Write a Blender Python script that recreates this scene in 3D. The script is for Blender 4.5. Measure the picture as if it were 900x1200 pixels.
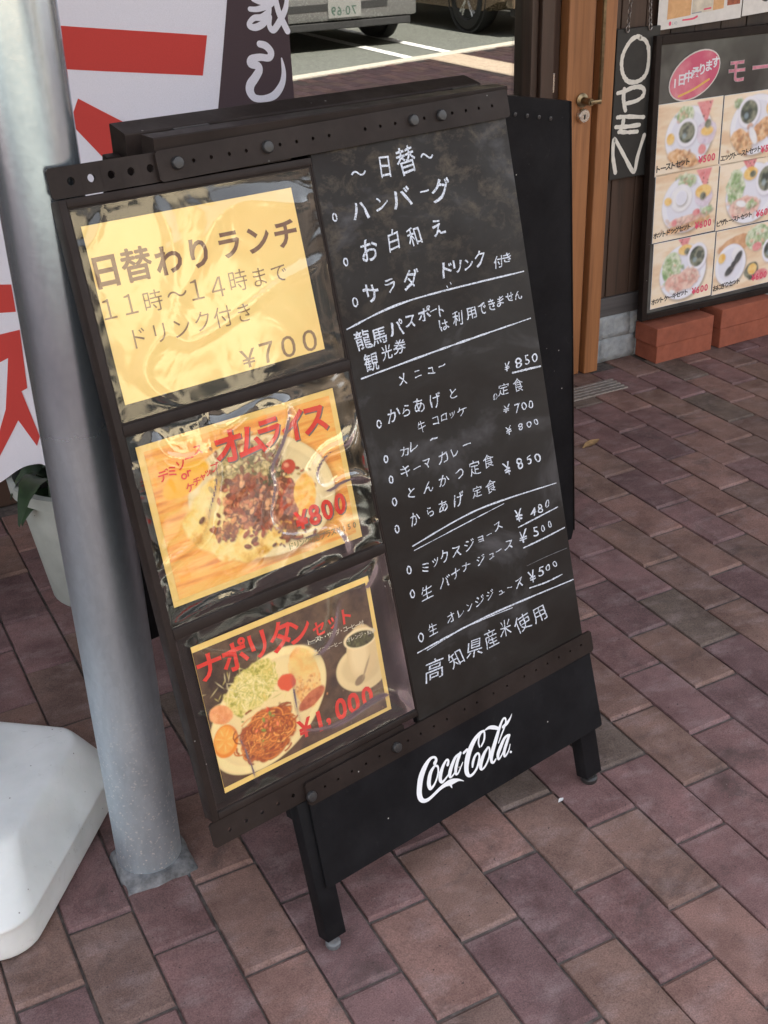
import bpy, bmesh, math, random
import numpy as np
from mathutils import Vector, Matrix, noise

for _o in list(bpy.data.objects):
    bpy.data.objects.remove(_o)
SC = bpy.context.scene
COL = SC.collection
rng = random.Random(7)
R = math.radians
PI = math.pi

# ------------------------------------------------------------------ camera, sky, sun, exposure
cam_d = bpy.data.cameras.new('camera')
cam = bpy.data.objects.new('camera', cam_d)
COL.objects.link(cam)
SC.camera = cam
cam_d.sensor_fit = 'HORIZONTAL'
cam_d.sensor_width = 36.0
cam_d.lens = 36.0 * 1393.0 / 900.0
cam_d.clip_start = 0.05
cam_d.clip_end = 500
_r = Vector((0.8822192, -0.46985655, -0.03039911))
_d = Vector((-0.24515638, -0.40327406, -0.88162826))
_f = Vector((0.40197964, 0.78524191, -0.47096445))
_m = Matrix((_r, -_d, -_f)).transposed().to_4x4()
_m.translation = Vector((-0.94134776, -1.15288457, 1.36765209))
cam.matrix_world = _m

SUN_EL, SUN_AZ = R(50), R(1)          # the sun stands behind the shop (azimuth from +Y towards +X)
world = bpy.data.worlds.new("World")
SC.world = world
world.use_nodes = True
wn = world.node_tree
wn.nodes.clear()
sky = wn.nodes.new('ShaderNodeTexSky')
sky.sky_type = 'NISHITA'
sky.sun_disc = False
sky.sun_elevation = SUN_EL
sky.sun_rotation = SUN_AZ
sky.air_density = 1.0
sky.dust_density = 1.5
bg = wn.nodes.new('ShaderNodeBackground')
bg.inputs[1].default_value = 0.14
wo = wn.nodes.new('ShaderNodeOutputWorld')
haze_c = wn.nodes.new('ShaderNodeHueSaturation')      # thin high cloud: a paler sky
haze_c.inputs['Saturation'].default_value = .42
warm = wn.nodes.new('ShaderNodeMix')
warm.data_type = 'RGBA'
warm.blend_type = 'MULTIPLY'
warm.inputs[0].default_value = 1
warm.inputs[7].default_value = (1.06, 1.0, .93, 1)
wn.links.new(sky.outputs[0], haze_c.inputs['Color'])
wn.links.new(haze_c.outputs[0], warm.inputs[6])
wn.links.new(warm.outputs[2], bg.inputs[0])
wn.links.new(bg.outputs[0], wo.inputs[0])

sun_d = bpy.data.lights.new('sun', 'SUN')
sun_d.energy = 4.6
sun_d.angle = R(0.53)
sun_d.color = (1.0, 0.95, 0.87)
sun = bpy.data.objects.new('sun', sun_d)
COL.objects.link(sun)
_sv = Vector((math.sin(SUN_AZ) * math.cos(SUN_EL), math.cos(SUN_AZ) * math.cos(SUN_EL), math.sin(SUN_EL)))
sun.rotation_euler = _sv.to_track_quat('Z', 'Y').to_euler()
sun.location = _sv * 40

SC.view_settings.view_transform = 'Standard'
SC.view_settings.look = 'None'
SC.view_settings.exposure = 2.33
SC.view_settings.gamma = 1.0
SC.cycles.max_bounces = 8
SC.cycles.transparent_max_bounces = 16

# ------------------------------------------------------------------ materials
class NT:
    def __init__(s, name):
        s.m = bpy.data.materials.new(name)
        s.m.use_nodes = True
        s.t = s.m.node_tree
        s.b = s.t.nodes['Principled BSDF']
        s.o = s.t.nodes['Material Output']
    def n(s, typ, **kw):
        x = s.t.nodes.new(typ)
        for k, v in kw.items():
            setattr(x, k, v)
        return x
    def l(s, a, b):
        s.t.links.new(a, b)
    def pos(s, scale=(1, 1, 1)):
        g = s.n('ShaderNodeNewGeometry')
        mp = s.n('ShaderNodeMapping')
        mp.inputs['Scale'].default_value = scale
        s.l(g.outputs['Position'], mp.inputs[0])
        return mp.outputs[0]
    def noise(s, scale, detail=4, rough=.6, vec=None, dist=0.0):
        x = s.n('ShaderNodeTexNoise')
        x.inputs['Scale'].default_value = scale
        x.inputs['Detail'].default_value = detail
        x.inputs['Roughness'].default_value = rough
        x.inputs['Distortion'].default_value = dist
        s.l(vec if vec is not None else s.pos(), x.inputs['Vector'])
        return x.outputs[0]
    def ramp(s, fac, stops, interp='LINEAR'):
        x = s.n('ShaderNodeValToRGB')
        x.color_ramp.interpolation = interp
        e = x.color_ramp.elements
        while len(e) > 1:
            e.remove(e[-1])
        for i, (p, c) in enumerate(stops):
            q = e[0] if i == 0 else e.new(p)
            q.position = p
            q.color = (*c, 1) if len(c) == 3 else c
        s.l(fac, x.inputs[0])
        return x.outputs[0]
    def mix(s, fac, a, b, mode='MIX'):
        x = s.n('ShaderNodeMix', data_type='RGBA', blend_type=mode)
        for sock, v in ((x.inputs[0], fac), (x.inputs[6], a), (x.inputs[7], b)):
            if hasattr(v, 'links'):
                s.l(v, sock)
            elif isinstance(v, (int, float)):
                sock.default_value = v
            else:
                sock.default_value = (*v, 1)
        return x.outputs[2]
    def bump(s, h, strength=.3, dist=.001):
        x = s.n('ShaderNodeBump')
        x.inputs['Strength'].default_value = strength
        x.inputs['Distance'].default_value = dist
        s.l(h, x.inputs['Height'])
        s.l(x.outputs[0], s.b.inputs['Normal'])
        return x
    def setv(s, name, v):
        sock = s.b.inputs[name]
        if hasattr(v, 'links'):
            s.l(v, sock)
        elif isinstance(v, (int, float)):
            sock.default_value = v
        else:
            sock.default_value = (*v, 1)

def g3(v):
    return (v, v, v)

def simple(name, col, rough=.5, metal=0.0, vary=.25, scale=30, bump=.15, bscale=300, spec=.5, bdist=.0006, stretch=(1, 1, 1)):
    """colour with soft irregular variation, fine relief"""
    k = NT(name)
    n1 = k.noise(scale, 5, .6, k.pos(stretch))
    lo = tuple(c * (1 - vary) for c in col)
    hi = tuple(min(1, c * (1 + vary)) for c in col)
    k.setv('Base Color', k.ramp(n1, [(.3, lo), (.7, hi)]))
    k.setv('Metallic', metal)
    k.setv('Specular IOR Level', spec)
    r = k.ramp(k.noise(scale * 1.7, 4), [(.3, g3(max(0, rough - .08))), (.7, g3(min(1, rough + .08)))])
    k.setv('Roughness', r)
    if bump:
        k.bump(k.noise(bscale, 3), bump, bdist)
    return k.m

def brick_mat():
    k = NT('paving_brick_clay')
    oi = k.n('ShaderNodeObjectInfo')
    base = k.ramp(oi.outputs['Random'], [(0.0, (.190, .118, .116)), (.18, (.205, .138, .116)), (.32, (.158, .102, .104)), (.46, (.240, .152, .132)),
                                         (.58, (.150, .122, .104)), (.64, (.205, .130, .130)), (.80, (.178, .124, .108)), (.92, (.225, .148, .126))], 'CONSTANT')
    soft = k.ramp(k.noise(9, 5, .65), [(.32, (.66, .62, .62)), (.52, (1, 1, 1)), (.72, (1.28, 1.22, 1.22))])
    c = k.mix(1.0, base, soft, 'MULTIPLY')
    c = k.mix(1.0, c, (1.03, .96, .94), 'MULTIPLY')
    blot = k.ramp(k.noise(22, 6, .7, dist=.6), [(.60, (0, 0, 0)), (.78, (1, 1, 1))])
    c = k.mix(k.ramp(blot, [(0, g3(0)), (1, g3(.45))]), c, (.075, .062, .055))
    haze = k.ramp(k.noise(14, 4, .6, k.pos((1, 1.7, 1))), [(.5, g3(0)), (.8, g3(.42))])
    c = k.mix(haze, c, (.40, .31, .31))
    grit = k.ramp(k.noise(420, 3, .7), [(.30, (.58, .57, .56)), (.5, (1, 1, 1)), (.72, (1.45, 1.42, 1.40))])
    c = k.mix(.85, c, grit, 'MULTIPLY')
    dirt = k.ramp(k.noise(5.5, 7, .72, dist=1.2), [(.54, g3(0)), (.70, g3(.6))])
    c = k.mix(dirt, c, (.062, .050, .046))
    pit = k.ramp(k.noise(150, 2, .5), [(.70, g3(0)), (.74, g3(.75))])
    c = k.mix(pit, c, (.045, .036, .033))
    fl = k.n('ShaderNodeTexVoronoi')
    fl.inputs['Scale'].default_value = 95
    k.l(k.pos(), fl.inputs['Vector'])
    fm = k.ramp(fl.outputs['Distance'], [(.035, g3(1)), (.06, g3(0))])
    msk = k.ramp(k.noise(6, 3, .6), [(.56, g3(0)), (.66, g3(1))])
    c = k.mix(k.mix(1.0, fm, msk, 'MULTIPLY'), c, (.45, .43, .40))
    k.setv('Base Color', c)
    k.setv('Roughness', k.ramp(k.noise(40, 4), [(.3, g3(.58)), (.7, g3(.85))]))
    k.setv('Specular IOR Level', .22)
    k.bump(k.noise(200, 7, .75), .85, .0016)
    return k.m

def wood_mat(name, col, dark, rough=.5, axis=2, scale=1.0):
    k = NT(name)
    s = [26 * scale, 26 * scale, 26 * scale]
    s[axis] = 1.4 * scale
    g = k.noise(1.0, 8, .65, k.pos(tuple(s)), .8)
    f = k.noise(1.0, 5, .6, k.pos(tuple(x * 9 if i != axis else x * 4 for i, x in enumerate(s))))
    c = k.ramp(g, [(.28, dark), (.5, col), (.75, tuple(min(1, x * 1.22) for x in col))])
    c = k.mix(.5, c, k.ramp(f, [(.3, g3(.72)), (.7, g3(1.1))]), 'MULTIPLY')
    k.setv('Base Color', c)
    k.setv('Roughness', rough)
    k.bump(f, .25, .0008)
    return k.m

M = {}
M['brick'] = brick_mat()
M['joint'] = simple('joint_sand', (.105, .085, .076), .95, vary=.5, scale=60, bump=.6, bscale=500)
M['black_plastic'] = simple('black_sign_plastic', (.019, .0142, .013), .40, vary=.2, scale=14, bump=.12, bscale=700, spec=.4)
M['black_board'] = simple('black_panel', (.010, .010, .0115), .45, vary=.15, scale=10, bump=.10, bscale=900, spec=.35)
M['tray'] = simple('tray_black', (.006, .0055, .005), .45, vary=.2, scale=20, bump=.1, spec=.2)
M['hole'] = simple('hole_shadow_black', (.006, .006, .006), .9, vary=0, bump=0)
M['knob'] = simple('knob_plastic', (.025, .024, .024), .42, vary=.2)
M['logo'] = simple('white_print', (.80, .82, .85), .45, vary=.05, bump=0)
M['cable'] = simple('dark_rubber', (.03, .03, .03), .6)

def scuffed(name, col, rough, spec):
    """black sheet metal with dust, pin-prick chips and rubbed patches"""
    k = NT(name)
    c = k.ramp(k.noise(9, 6, .7), [(.3, col), (.75, tuple(x * 1.9 + .004 for x in col))])
    c = k.mix(k.ramp(k.noise(34, 7, .8, dist=1.0), [(.60, g3(0)), (.82, g3(.13))]), c, (.14, .13, .125))
    v = k.n('ShaderNodeTexVoronoi')
    v.inputs['Scale'].default_value = 42
    k.l(k.pos(), v.inputs['Vector'])
    ch = k.mix(1.0, k.ramp(v.outputs['Distance'], [(.045, g3(1)), (.07, g3(0))]), k.ramp(k.noise(17, 2), [(.55, g3(0)), (.60, g3(1))]), 'MULTIPLY')
    c = k.mix(ch, c, (.42, .41, .39))
    k.setv('Base Color', c)
    k.setv('Specular IOR Level', spec)
    k.setv('Roughness', k.ramp(k.noise(22, 6, .7), [(.3, g3(rough - .08)), (.7, g3(rough + .12))]))
    k.bump(k.noise(420, 4, .7), .18, .0006)
    return k.m
M['black_plastic'] = scuffed('black_sign_metal', (.0150, .0105, .0090), .46, .14)
M['black_board'] = scuffed('black_panel_metal', (.0055, .0055, .0065), .50, .10)

def chalkboard_mat():
    k = NT('chalkboard_slate')
    sm = k.noise(5.5, 5, .62, k.pos((1, 1, 1.6)), .5)
    c = k.ramp(sm, [(.38, (.020, .0165, .0145)), (.56, (.027, .0245, .0225)), (.76, (.092, .088, .092))])
    # wiped chalk patches, densest near the top of the board
    g = k.n('ShaderNodeNewGeometry')
    sp = k.n('ShaderNodeSeparateXYZ')
    k.l(g.outputs['Position'], sp.inputs[0])
    mr = k.n('ShaderNodeMapRange')
    mr.inputs[1].default_value = .78
    mr.inputs[2].default_value = .98
    k.l(sp.outputs[2], mr.inputs[0])
    pt = k.ramp(k.noise(26, 6, .75, k.pos((1, 1, 1.4)), .3), [(.50, g3(0)), (.74, g3(.75))])
    f = k.mix(1.0, mr.outputs[0], pt, 'MULTIPLY')
    c = k.mix(f, c, (.125, .100, .072))
    k.setv('Base Color', c)
    k.setv('Roughness', k.ramp(k.noise(8, 4), [(.3, g3(.42)), (.7, g3(.60))]))
    k.setv('Specular IOR Level', .13)
    k.bump(k.noise(420, 4), .12, .0005)
    return k.m
M['slate'] = chalkboard_mat()

def chalk_mat():
    k = NT('chalk_marker')
    g = k.noise(330, 3, .6)
    k.setv('Base Color', k.ramp(g, [(.28, (.34, .37, .43)), (.55, (.66, .70, .78))]))
    k.setv('Roughness', .8)
    k.setv('Alpha', k.ramp(k.noise(620, 3, .7), [(.36, g3(.12)), (.47, g3(1))]))
    return k.m
M['chalk'] = chalk_mat()
k = NT('chalk_wiped')
k.setv('Base Color', (.17, .17, .18))
k.setv('Roughness', .8)
M['chalk_faint'] = k.m

def galv_mat():
    k = NT('galvanised_steel')
    v = k.n('ShaderNodeTexVoronoi')
    v.inputs['Scale'].default_value = 150
    k.l(k.pos((1, 1, .6)), v.inputs['Vector'])
    sp = k.ramp(v.outputs['Color'], [(.2, g3(.86)), (.8, g3(1.1))])
    st = k.ramp(k.noise(20, 6, .7, k.pos((1, 1, .25)), .4), [(.3, (.42, .49, .56)), (.7, (.56, .64, .71))])
    c = k.mix(.22, st, sp, 'MULTIPLY')
    # white specks of splashed paint, thick towards the foot
    g = k.n('ShaderNodeNewGeometry')
    s2 = k.n('ShaderNodeSeparateXYZ')
    k.l(g.outputs['Position'], s2.inputs[0])
    mr = k.n('ShaderNodeMapRange')
    mr.inputs[1].default_value = .40
    mr.inputs[2].default_value = .03
    k.l(s2.outputs[2], mr.inputs[0])
    w = k.n('ShaderNodeTexVoronoi')
    w.inputs['Scale'].default_value = 210
    k.l(k.pos((1, 1, 1)), w.inputs['Vector'])
    wm = k.ramp(w.outputs['Distance'], [(.28, g3(1)), (.40, g3(0))])
    wk = k.ramp(k.noise(120, 2, .5), [(.49, g3(0)), (.58, g3(1))])
    f = k.mix(1.0, k.mix(1.0, wm, wk, 'MULTIPLY'), mr.outputs[0], 'MULTIPLY')
    c = k.mix(f, c, (.80, .80, .80))
    k.setv('Base Color', c)
    k.setv('Metallic', .90)
    m3 = k.n('ShaderNodeMapRange')      # weathered and dull near the ground, smoother above
    m3.inputs[1].default_value = .30
    m3.inputs[2].default_value = .85
    m3.inputs[3].default_value = .50
    m3.inputs[4].default_value = .12
    k.l(s2.outputs[2], m3.inputs[0])
    ad = k.n('ShaderNodeMath', operation='MULTIPLY_ADD')
    ad.inputs[1].default_value = .16
    k.l(k.noise(9, 5, .6, k.pos((1, 1, .4))), ad.inputs[0])
    k.l(m3.outputs[0], ad.inputs[2])
    k.setv('Roughness', ad.outputs[0])
    k.bump(k.noise(70, 7, .72, k.pos((1, 1, .6))), .26, .0011)
    return k.m
M['galv'] = galv_mat()
M['mortar'] = simple('grey_mortar', (.17, .175, .185), .9, vary=.55, scale=50, bump=.7, bscale=220, bdist=.002)

def white_plastic_mat():
    k = NT('weathered_white_plastic')
    c = k.ramp(k.noise(7, 5, .6), [(.3, (.60, .63, .62)), (.7, (.78, .80, .80))])
    d = k.ramp(k.noise(30, 7, .8, dist=1.2), [(.58, g3(0)), (.78, g3(.55))])
    c = k.mix(d, c, (.22, .19, .16))
    v = k.n('ShaderNodeTexVoronoi')
    v.inputs['Scale'].default_value = 38
    k.l(k.pos(), v.inputs['Vector'])
    c = k.mix(k.ramp(v.outputs['Distance'], [(.03, g3(.8)), (.06, g3(0))]), c, (.08, .07, .06))
    k.setv('Base Color', c)
    k.setv('Roughness', .42)
    k.setv('Subsurface Weight', .08)
    k.bump(k.noise(160, 3), .08, .0008)
    return k.m
M['white_plastic'] = white_plastic_mat()

M['orange_wood'] = wood_mat('varnished_door_wood', (.35, .150, .058), (.20, .08, .030), .45)
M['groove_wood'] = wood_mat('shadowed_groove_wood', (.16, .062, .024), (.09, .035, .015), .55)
M['dark_wood'] = wood_mat('dark_stained_planks', (.052, .032, .024), (.020, .013, .011), .55)
M['jamb_wood'] = wood_mat('dark_jamb_wood', (.060, .034, .024), (.026, .016, .012), .45)
M['brass'] = simple('aged_brass', (.22, .17, .10), .35, metal=.9, vary=.3, scale=60)
M['steel'] = simple('bright_steel', (.62, .60, .57), .28, metal=1.0, vary=.1, scale=60)
M['skirt'] = wood_mat('grey_skirting', (.085, .080, .082), (.055, .052, .052), .6, axis=0)
M['stone'] = simple('grey_painted_stone', (.33, .36, .38), .85, vary=.22, scale=30, bump=.9, bscale=60, bdist=.006)
M['terracotta'] = simple('terracotta_block', (.29, .085, .048), .85, vary=.18, scale=26, bump=.4, bscale=400)
M['metal_grate'] = simple('drain_steel', (.30, .27, .25), .5, metal=.6, vary=.3, scale=80)
M['wood_dark_sign'] = simple('open_sign_black', (.022, .022, .021), .5, vary=.15, scale=30)
M['paint_white'] = simple('white_brush_paint', (.72, .70, .64), .6, vary=.10, scale=80, bump=.3)
M['chain'] = simple('chain_steel', (.35, .33, .32), .35, metal=1)
M['soil'] = simple('potting_soil', (.03, .025, .02), .95, vary=.4, bump=.8, bscale=120, bdist=.01)
M['leaf'] = simple('leaf_green', (.018, .040, .014), .5, vary=.4, scale=40)
M['pot'] = simple('chalky_white_pot', (.34, .36, .34), .7, vary=.12, scale=18, bump=.3, bscale=200)
M['dry_leaf'] = simple('dry_leaf', (.36, .22, .10), .8, vary=.3, scale=100)
M['asphalt'] = simple('asphalt', (.135, .142, .122), .9, vary=.3, scale=30, bump=.5, bscale=300)
M['road_paint'] = simple('road_paint', (.75, .75, .72), .7, vary=.1)
M['kerb'] = simple('pale_kerb_stone', (.50, .46, .38), .85, vary=.15, scale=20)
M['sun_strip_tan'] = simple('sun_strip_tan', (.42, .33, .24), .85, vary=.15, scale=20)  # pale tan standing in for sunlit brick
M['cream_wall'] = simple('cream_render', (.70, .58, .40), .85, vary=.08, scale=3)
M['brown_wall'] = simple('brown_render', (.13, .10, .08), .85, vary=.1, scale=3)
M['grey_wall'] = simple('grey_render', (.19, .18, .17), .85, vary=.1, scale=3)
M['white_wall'] = simple('white_render', (.82, .70, .48), .8, vary=.05, scale=3)
M['tan_wall'] = simple('tan_render', (.42, .33, .24), .85, vary=.1, scale=3)
M['roof'] = simple('dark_roof', (.06, .055, .05), .7, vary=.2)
M['interior'] = simple('dark_interior', (.03, .024, .02), .8, vary=.2)
M['tyre'] = simple('tyre_rubber', (.02, .02, .02), .75)
M['alloy'] = simple('alloy_wheel', (.62, .62, .62), .3, metal=.9, vary=.05)
M['car_grey'] = simple('car_paint_grey', (.16, .16, .155), .25, metal=.3, vary=.04, bump=0)
M['car_brown'] = simple('car_paint_brown', (.20, .15, .10), .25, metal=.3, vary=.04, bump=0)
M['car_glass'] = simple('car_glass', (.02, .025, .025), .08, vary=0, bump=0)
M['plate'] = simple('plate_white_shaded', (.20, .20, .19), .5, vary=.03, bump=0)  # white plate greyed in its colour to stand in for shade
M['plate_ink'] = simple('plate_ink', (.03, .07, .05), .5, vary=0, bump=0)
M['lamp_red'] = simple('lamp_red', (.30, .02, .015), .2, vary=0, bump=0)
M['lamp_clear'] = simple('lamp_clear', (.55, .55, .55), .15, vary=0, bump=0)
M['banner_white'] = None

def cloth_mat(name, col):
    k = NT(name)
    w = k.noise(1.0, 2, .5, k.pos((900, 900, 900)))
    c = k.mix(.5, col, k.ramp(w, [(.3, g3(.85)), (.7, g3(1.1))]), 'MULTIPLY')
    k.setv('Base Color', c)
    k.setv('Roughness', .85)
    k.setv('Sheen Weight', .15)
    k.bump(w, .15, .0004)
    tr = k.n('ShaderNodeBsdfTranslucent')
    k.l(c, tr.inputs[0])
    mx = k.n('ShaderNodeMixShader')
    mx.inputs[0].default_value = .18
    k.l(k.b.outputs[0], mx.inputs[1])
    k.l(tr.outputs[0], mx.inputs[2])
    k.l(mx.outputs[0], k.o.inputs[0])
    return k.m
M['banner_white'] = cloth_mat('banner_white_cloth', (.80, .78, .87))
M['banner_red'] = cloth_mat('banner_red_print', (.60, .055, .045))
M['banner_dark'] = cloth_mat('banner_purple_print', (.065, .040, .048))

def film_mat(name, fac_lo=.012, rough=.07, tint=(1, 1, 1), gain=1.15):
    k = NT(name)
    k.t.nodes.remove(k.b)
    lw = k.n('ShaderNodeFresnel')
    lw.inputs['IOR'].default_value = 1.5
    ad = k.n('ShaderNodeMath', operation='MULTIPLY_ADD')
    ad.inputs[1].default_value = gain
    ad.inputs[2].default_value = fac_lo
    k.l(lw.outputs[0], ad.inputs[0])
    tr = k.n('ShaderNodeBsdfTransparent')
    tr.inputs[0].default_value = (*tint, 1)
    gl = k.n('ShaderNodeBsdfGlossy')
    gl.inputs['Roughness'].default_value = rough
    bp = k.n('ShaderNodeBump')
    bp.inputs['Strength'].default_value = .22
    bp.inputs['Distance'].default_value = .003
    k.l(k.noise(13, 2, .4, k.pos((1, 1, 1)), 1.5), bp.inputs['Height'])
    k.l(bp.outputs[0], gl.inputs['Normal'])
    mx = k.n('ShaderNodeMixShader')
    k.l(ad.outputs[0], mx.inputs[0])
    k.l(tr.outputs[0], mx.inputs[1])
    k.l(gl.outputs[0], mx.inputs[2])
    k.l(mx.outputs[0], k.o.inputs[0])
    return k.m
M['film'] = film_mat('clear_plastic_film')
M['film_creased'] = film_mat('creased_plastic_film', .015, .05, gain=1.9)
M['film_flat'] = film_mat('laminate', .03, .12)

def glass_mat():
    k = NT('window_glass')
    k.t.nodes.remove(k.b)
    fr = k.n('ShaderNodeFresnel')
    fr.inputs['IOR'].default_value = 1.6
    ad = k.n('ShaderNodeMath', operation='MULTIPLY_ADD')
    ad.inputs[1].default_value = 1.6
    ad.inputs[2].default_value = .21
    k.l(fr.outputs[0], ad.inputs[0])
    tr = k.n('ShaderNodeBsdfTransparent')
    tr.inputs[0].default_value = (.75, .76, .74, 1)
    gl = k.n('ShaderNodeBsdfGlossy')
    gl.inputs['Roughness'].default_value = .004
    mx = k.n('ShaderNodeMixShader')
    k.l(ad.outputs[0], mx.inputs[0])
    k.l(tr.outputs[0], mx.inputs[1])
    k.l(gl.outputs[0], mx.inputs[2])
    k.l(mx.outputs[0], k.o.inputs[0])
    return k.m
M['glass'] = glass_mat()

def ink(name, col, rough=.5, vary=.06, scale=60, grain=None):
    if name not in M:
        M[name] = simple(name, col, rough, vary=vary, scale=scale, bump=0)
    return M[name]

# ------------------------------------------------------------------ mesh helpers
class MB:
    """collects verts/faces in local axes of a frame (O, U, V, N)"""
    def __init__(s, frame=None):
        s.v = []
        s.f = []
        s.F = frame
    def pt(s, p):
        if s.F is None:
            return Vector(p)
        O, U, V, N = s.F
        return O + U * p[0] + V * p[1] + N * p[2]
    def add(s, vs, fs):
        k = len(s.v)
        s.v += [s.pt(p) for p in vs]
        s.f += [tuple(i + k for i in f) for f in fs]
    def box(s, a, b, c=0.0):
        """box from a to b with chamfer c"""
        x0, y0, z0 = [min(p, q) for p, q in zip(a, b)]
        x1, y1, z1 = [max(p, q) for p, q in zip(a, b)]
        if c <= 0:
            vs = [(x0, y0, z0), (x1, y0, z0), (x1, y1, z0), (x0, y1, z0), (x0, y0, z1), (x1, y0, z1), (x1, y1, z1), (x0, y1, z1)]
            s.add(vs, [(0, 3, 2, 1), (4, 5, 6, 7), (0, 1, 5, 4), (1, 2, 6, 5), (2, 3, 7, 6), (3, 0, 4, 7)])
            return
        bm = bmesh.new()
        bmesh.ops.create_cube(bm, size=1)
        for v in bm.verts:
            v.co = Vector((x0 + (v.co.x + .5) * (x1 - x0), y0 + (v.co.y + .5) * (y1 - y0), z0 + (v.co.z + .5) * (z1 - z0)))
        bmesh.ops.bevel(bm, geom=list(bm.edges), offset=c, segments=2, profile=.5, affect='EDGES')
        bm.verts.index_update()
        s.add([tuple(v.co) for v in bm.verts], [tuple(v.index for v in f.verts) for f in bm.faces])
        bm.free()
    def prism(s, pts, z0, z1):
        n = len(pts)
        vs = [(p[0], p[1], z0) for p in pts] + [(p[0], p[1], z1) for p in pts]
        fs = [tuple(range(n - 1, -1, -1)), tuple(range(n, 2 * n))]
        fs += [(i, (i + 1) % n, n + (i + 1) % n, n + i) for i in range(n)]
        s.add(vs, fs)
    def disc(s, c, r, z0, z1, n=14, ry=None, rot=0):
        ry = ry or r
        pts = []
        for i in range(n):
            a = 2 * PI * i / n
            x, y = r * math.cos(a), ry * math.sin(a)
            pts.append((c[0] + x * math.cos(rot) - y * math.sin(rot), c[1] + x * math.sin(rot) + y * math.cos(rot)))
        s.prism(pts, z0, z1)
    def lathe(s, c, prof, n=32, axis='z'):
        """prof = [(r, h)] round a vertical axis at c"""
        vs, fs = [], []
        for r, h in prof:
            for i in range(n):
                a = 2 * PI * i / n
                x, y = r * math.cos(a), r * math.sin(a)
                if axis == 'z':
                    vs.append((c[0] + x, c[1] + y, c[2] + h))
                elif axis == 'y':
                    vs.append((c[0] + x, c[1] + h, c[2] + y))
                else:
                    vs.append((c[0] + h, c[1] + x, c[2] + y))
        for j in range(len(prof) - 1):
            for i in range(n):
                a, b = j * n + i, j * n + (i + 1) % n
                fs.append((a, b, b + n, a + n))
        fs.append(tuple(range(n - 1, -1, -1)))
        fs.append(tuple(range((len(prof) - 1) * n, len(prof) * n)))
        s.add(vs, fs)
    def tube(s, pts, r, n=8):
        """round bar along world/local points"""
        P = [Vector(p) for p in pts]
        rings = []
        for i, p in enumerate(P):
            t = (P[min(i + 1, len(P) - 1)] - P[max(i - 1, 0)]).normalized()
            a = t.orthogonal().normalized() if i == 0 else (rings[-1][1] - t * rings[-1][1].dot(t)).normalized()
            rings.append((p, a, t.cross(a)))
        vs, fs = [], []
        for p, a, b in rings:
            for i in range(n):
                th = 2 * PI * i / n
                vs.append(tuple(p + (a * math.cos(th) + b * math.sin(th)) * r))
        for j in range(len(P) - 1):
            for i in range(n):
                fs.append((j * n + i, j * n + (i + 1) % n, (j + 1) * n + (i + 1) % n, (j + 1) * n + i))
        fs.append(tuple(range(n - 1, -1, -1)))
        fs.append(tuple(range((len(P) - 1) * n, len(P) * n)))
        s.add(vs, fs)
    def stroke(s, pts, z, sub=5, wob=0.0):
        """flat brush stroke with varying half width: pts = [(x, y, w)]"""
        P = [Vector((p[0], p[1], p[2])) for p in pts]
        Q = []
        n = len(P)
        for i in range(n - 1):
            a, b, c, d = P[max(i - 1, 0)], P[i], P[i + 1], P[min(i + 2, n - 1)]
            for t in range(sub):
                t /= sub
                Q.append(.5 * ((2 * b) + (c - a) * t + (2 * a - 5 * b + 4 * c - d) * t * t + (3 * b - a - 3 * c + d) * t ** 3))
        Q.append(P[-1])
        L, Rr = [], []
        for i, q in enumerate(Q):
            t = Q[min(i + 1, len(Q) - 1)] - Q[max(i - 1, 0)]
            t = Vector((t.x, t.y))
            if t.length < 1e-9:
                t = Vector((1, 0))
            t.normalize()
            w = max(.00005, q.z)
            if wob:
                w *= 1 + wob * noise.noise(Vector((q.x * 300, q.y * 300, i * .3)))
            L.append((q.x - t.y * w, q.y + t.x * w, z))
            Rr.append((q.x + t.y * w, q.y - t.x * w, z))
        m = len(Q)
        s.add(L + Rr, [(i, i + 1, m + i + 1, m + i) for i in range(m - 1)])
        for e, zz in ((Q[0], z + .00003), (Q[-1], z + .00003)):
            w = max(.00005, e.z)
            s.add([(e.x + w * math.cos(2 * PI * i / 12), e.y + w * math.sin(2 * PI * i / 12), zz) for i in range(12)], [tuple(range(12))])
    def build(s, name, mat, parent=None, smooth=False, fix=True):
        me = bpy.data.meshes.new(name)
        off = parent.matrix_basis.translation if parent is not None and parent.type == 'EMPTY' else Vector((0, 0, 0))
        if parent is not None and parent.type != 'EMPTY':
            off = parent.get('_off', None)
            off = Vector(off) if off is not None else Vector((0, 0, 0))
        me.from_pydata([tuple(v - off) for v in s.v], [], s.f)
        if fix:
            bm = bmesh.new()
            bm.from_mesh(me)
            bmesh.ops.recalc_face_normals(bm, faces=bm.faces)
            bm.to_mesh(me)
            bm.free()
        if smooth:
            me.shade_smooth()
            if smooth != 'all':
                me.set_sharp_from_angle(angle=R(38))
        me.materials.append(mat)
        o = bpy.data.objects.new(name, me)
        COL.objects.link(o)
        if parent is not None:
            o.parent = parent
        if parent is not None:
            o['_off'] = tuple(off)
        return o

def thing(name, label, cat, loc, group=None):
    o = bpy.data.objects.new(name, None)
    o.empty_display_size = .1
    COL.objects.link(o)
    o.location = loc
    o.matrix_basis = Matrix.Translation(Vector(loc))
    o['label'] = label
    o['category'] = cat
    if group:
        o['group'] = group
    return o

def tag(o, label, cat, group=None):
    o['label'] = label
    o['category'] = cat
    if group:
        o['group'] = group
    return o

def struct(o, kind='structure'):
    o['kind'] = kind
    return o

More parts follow.
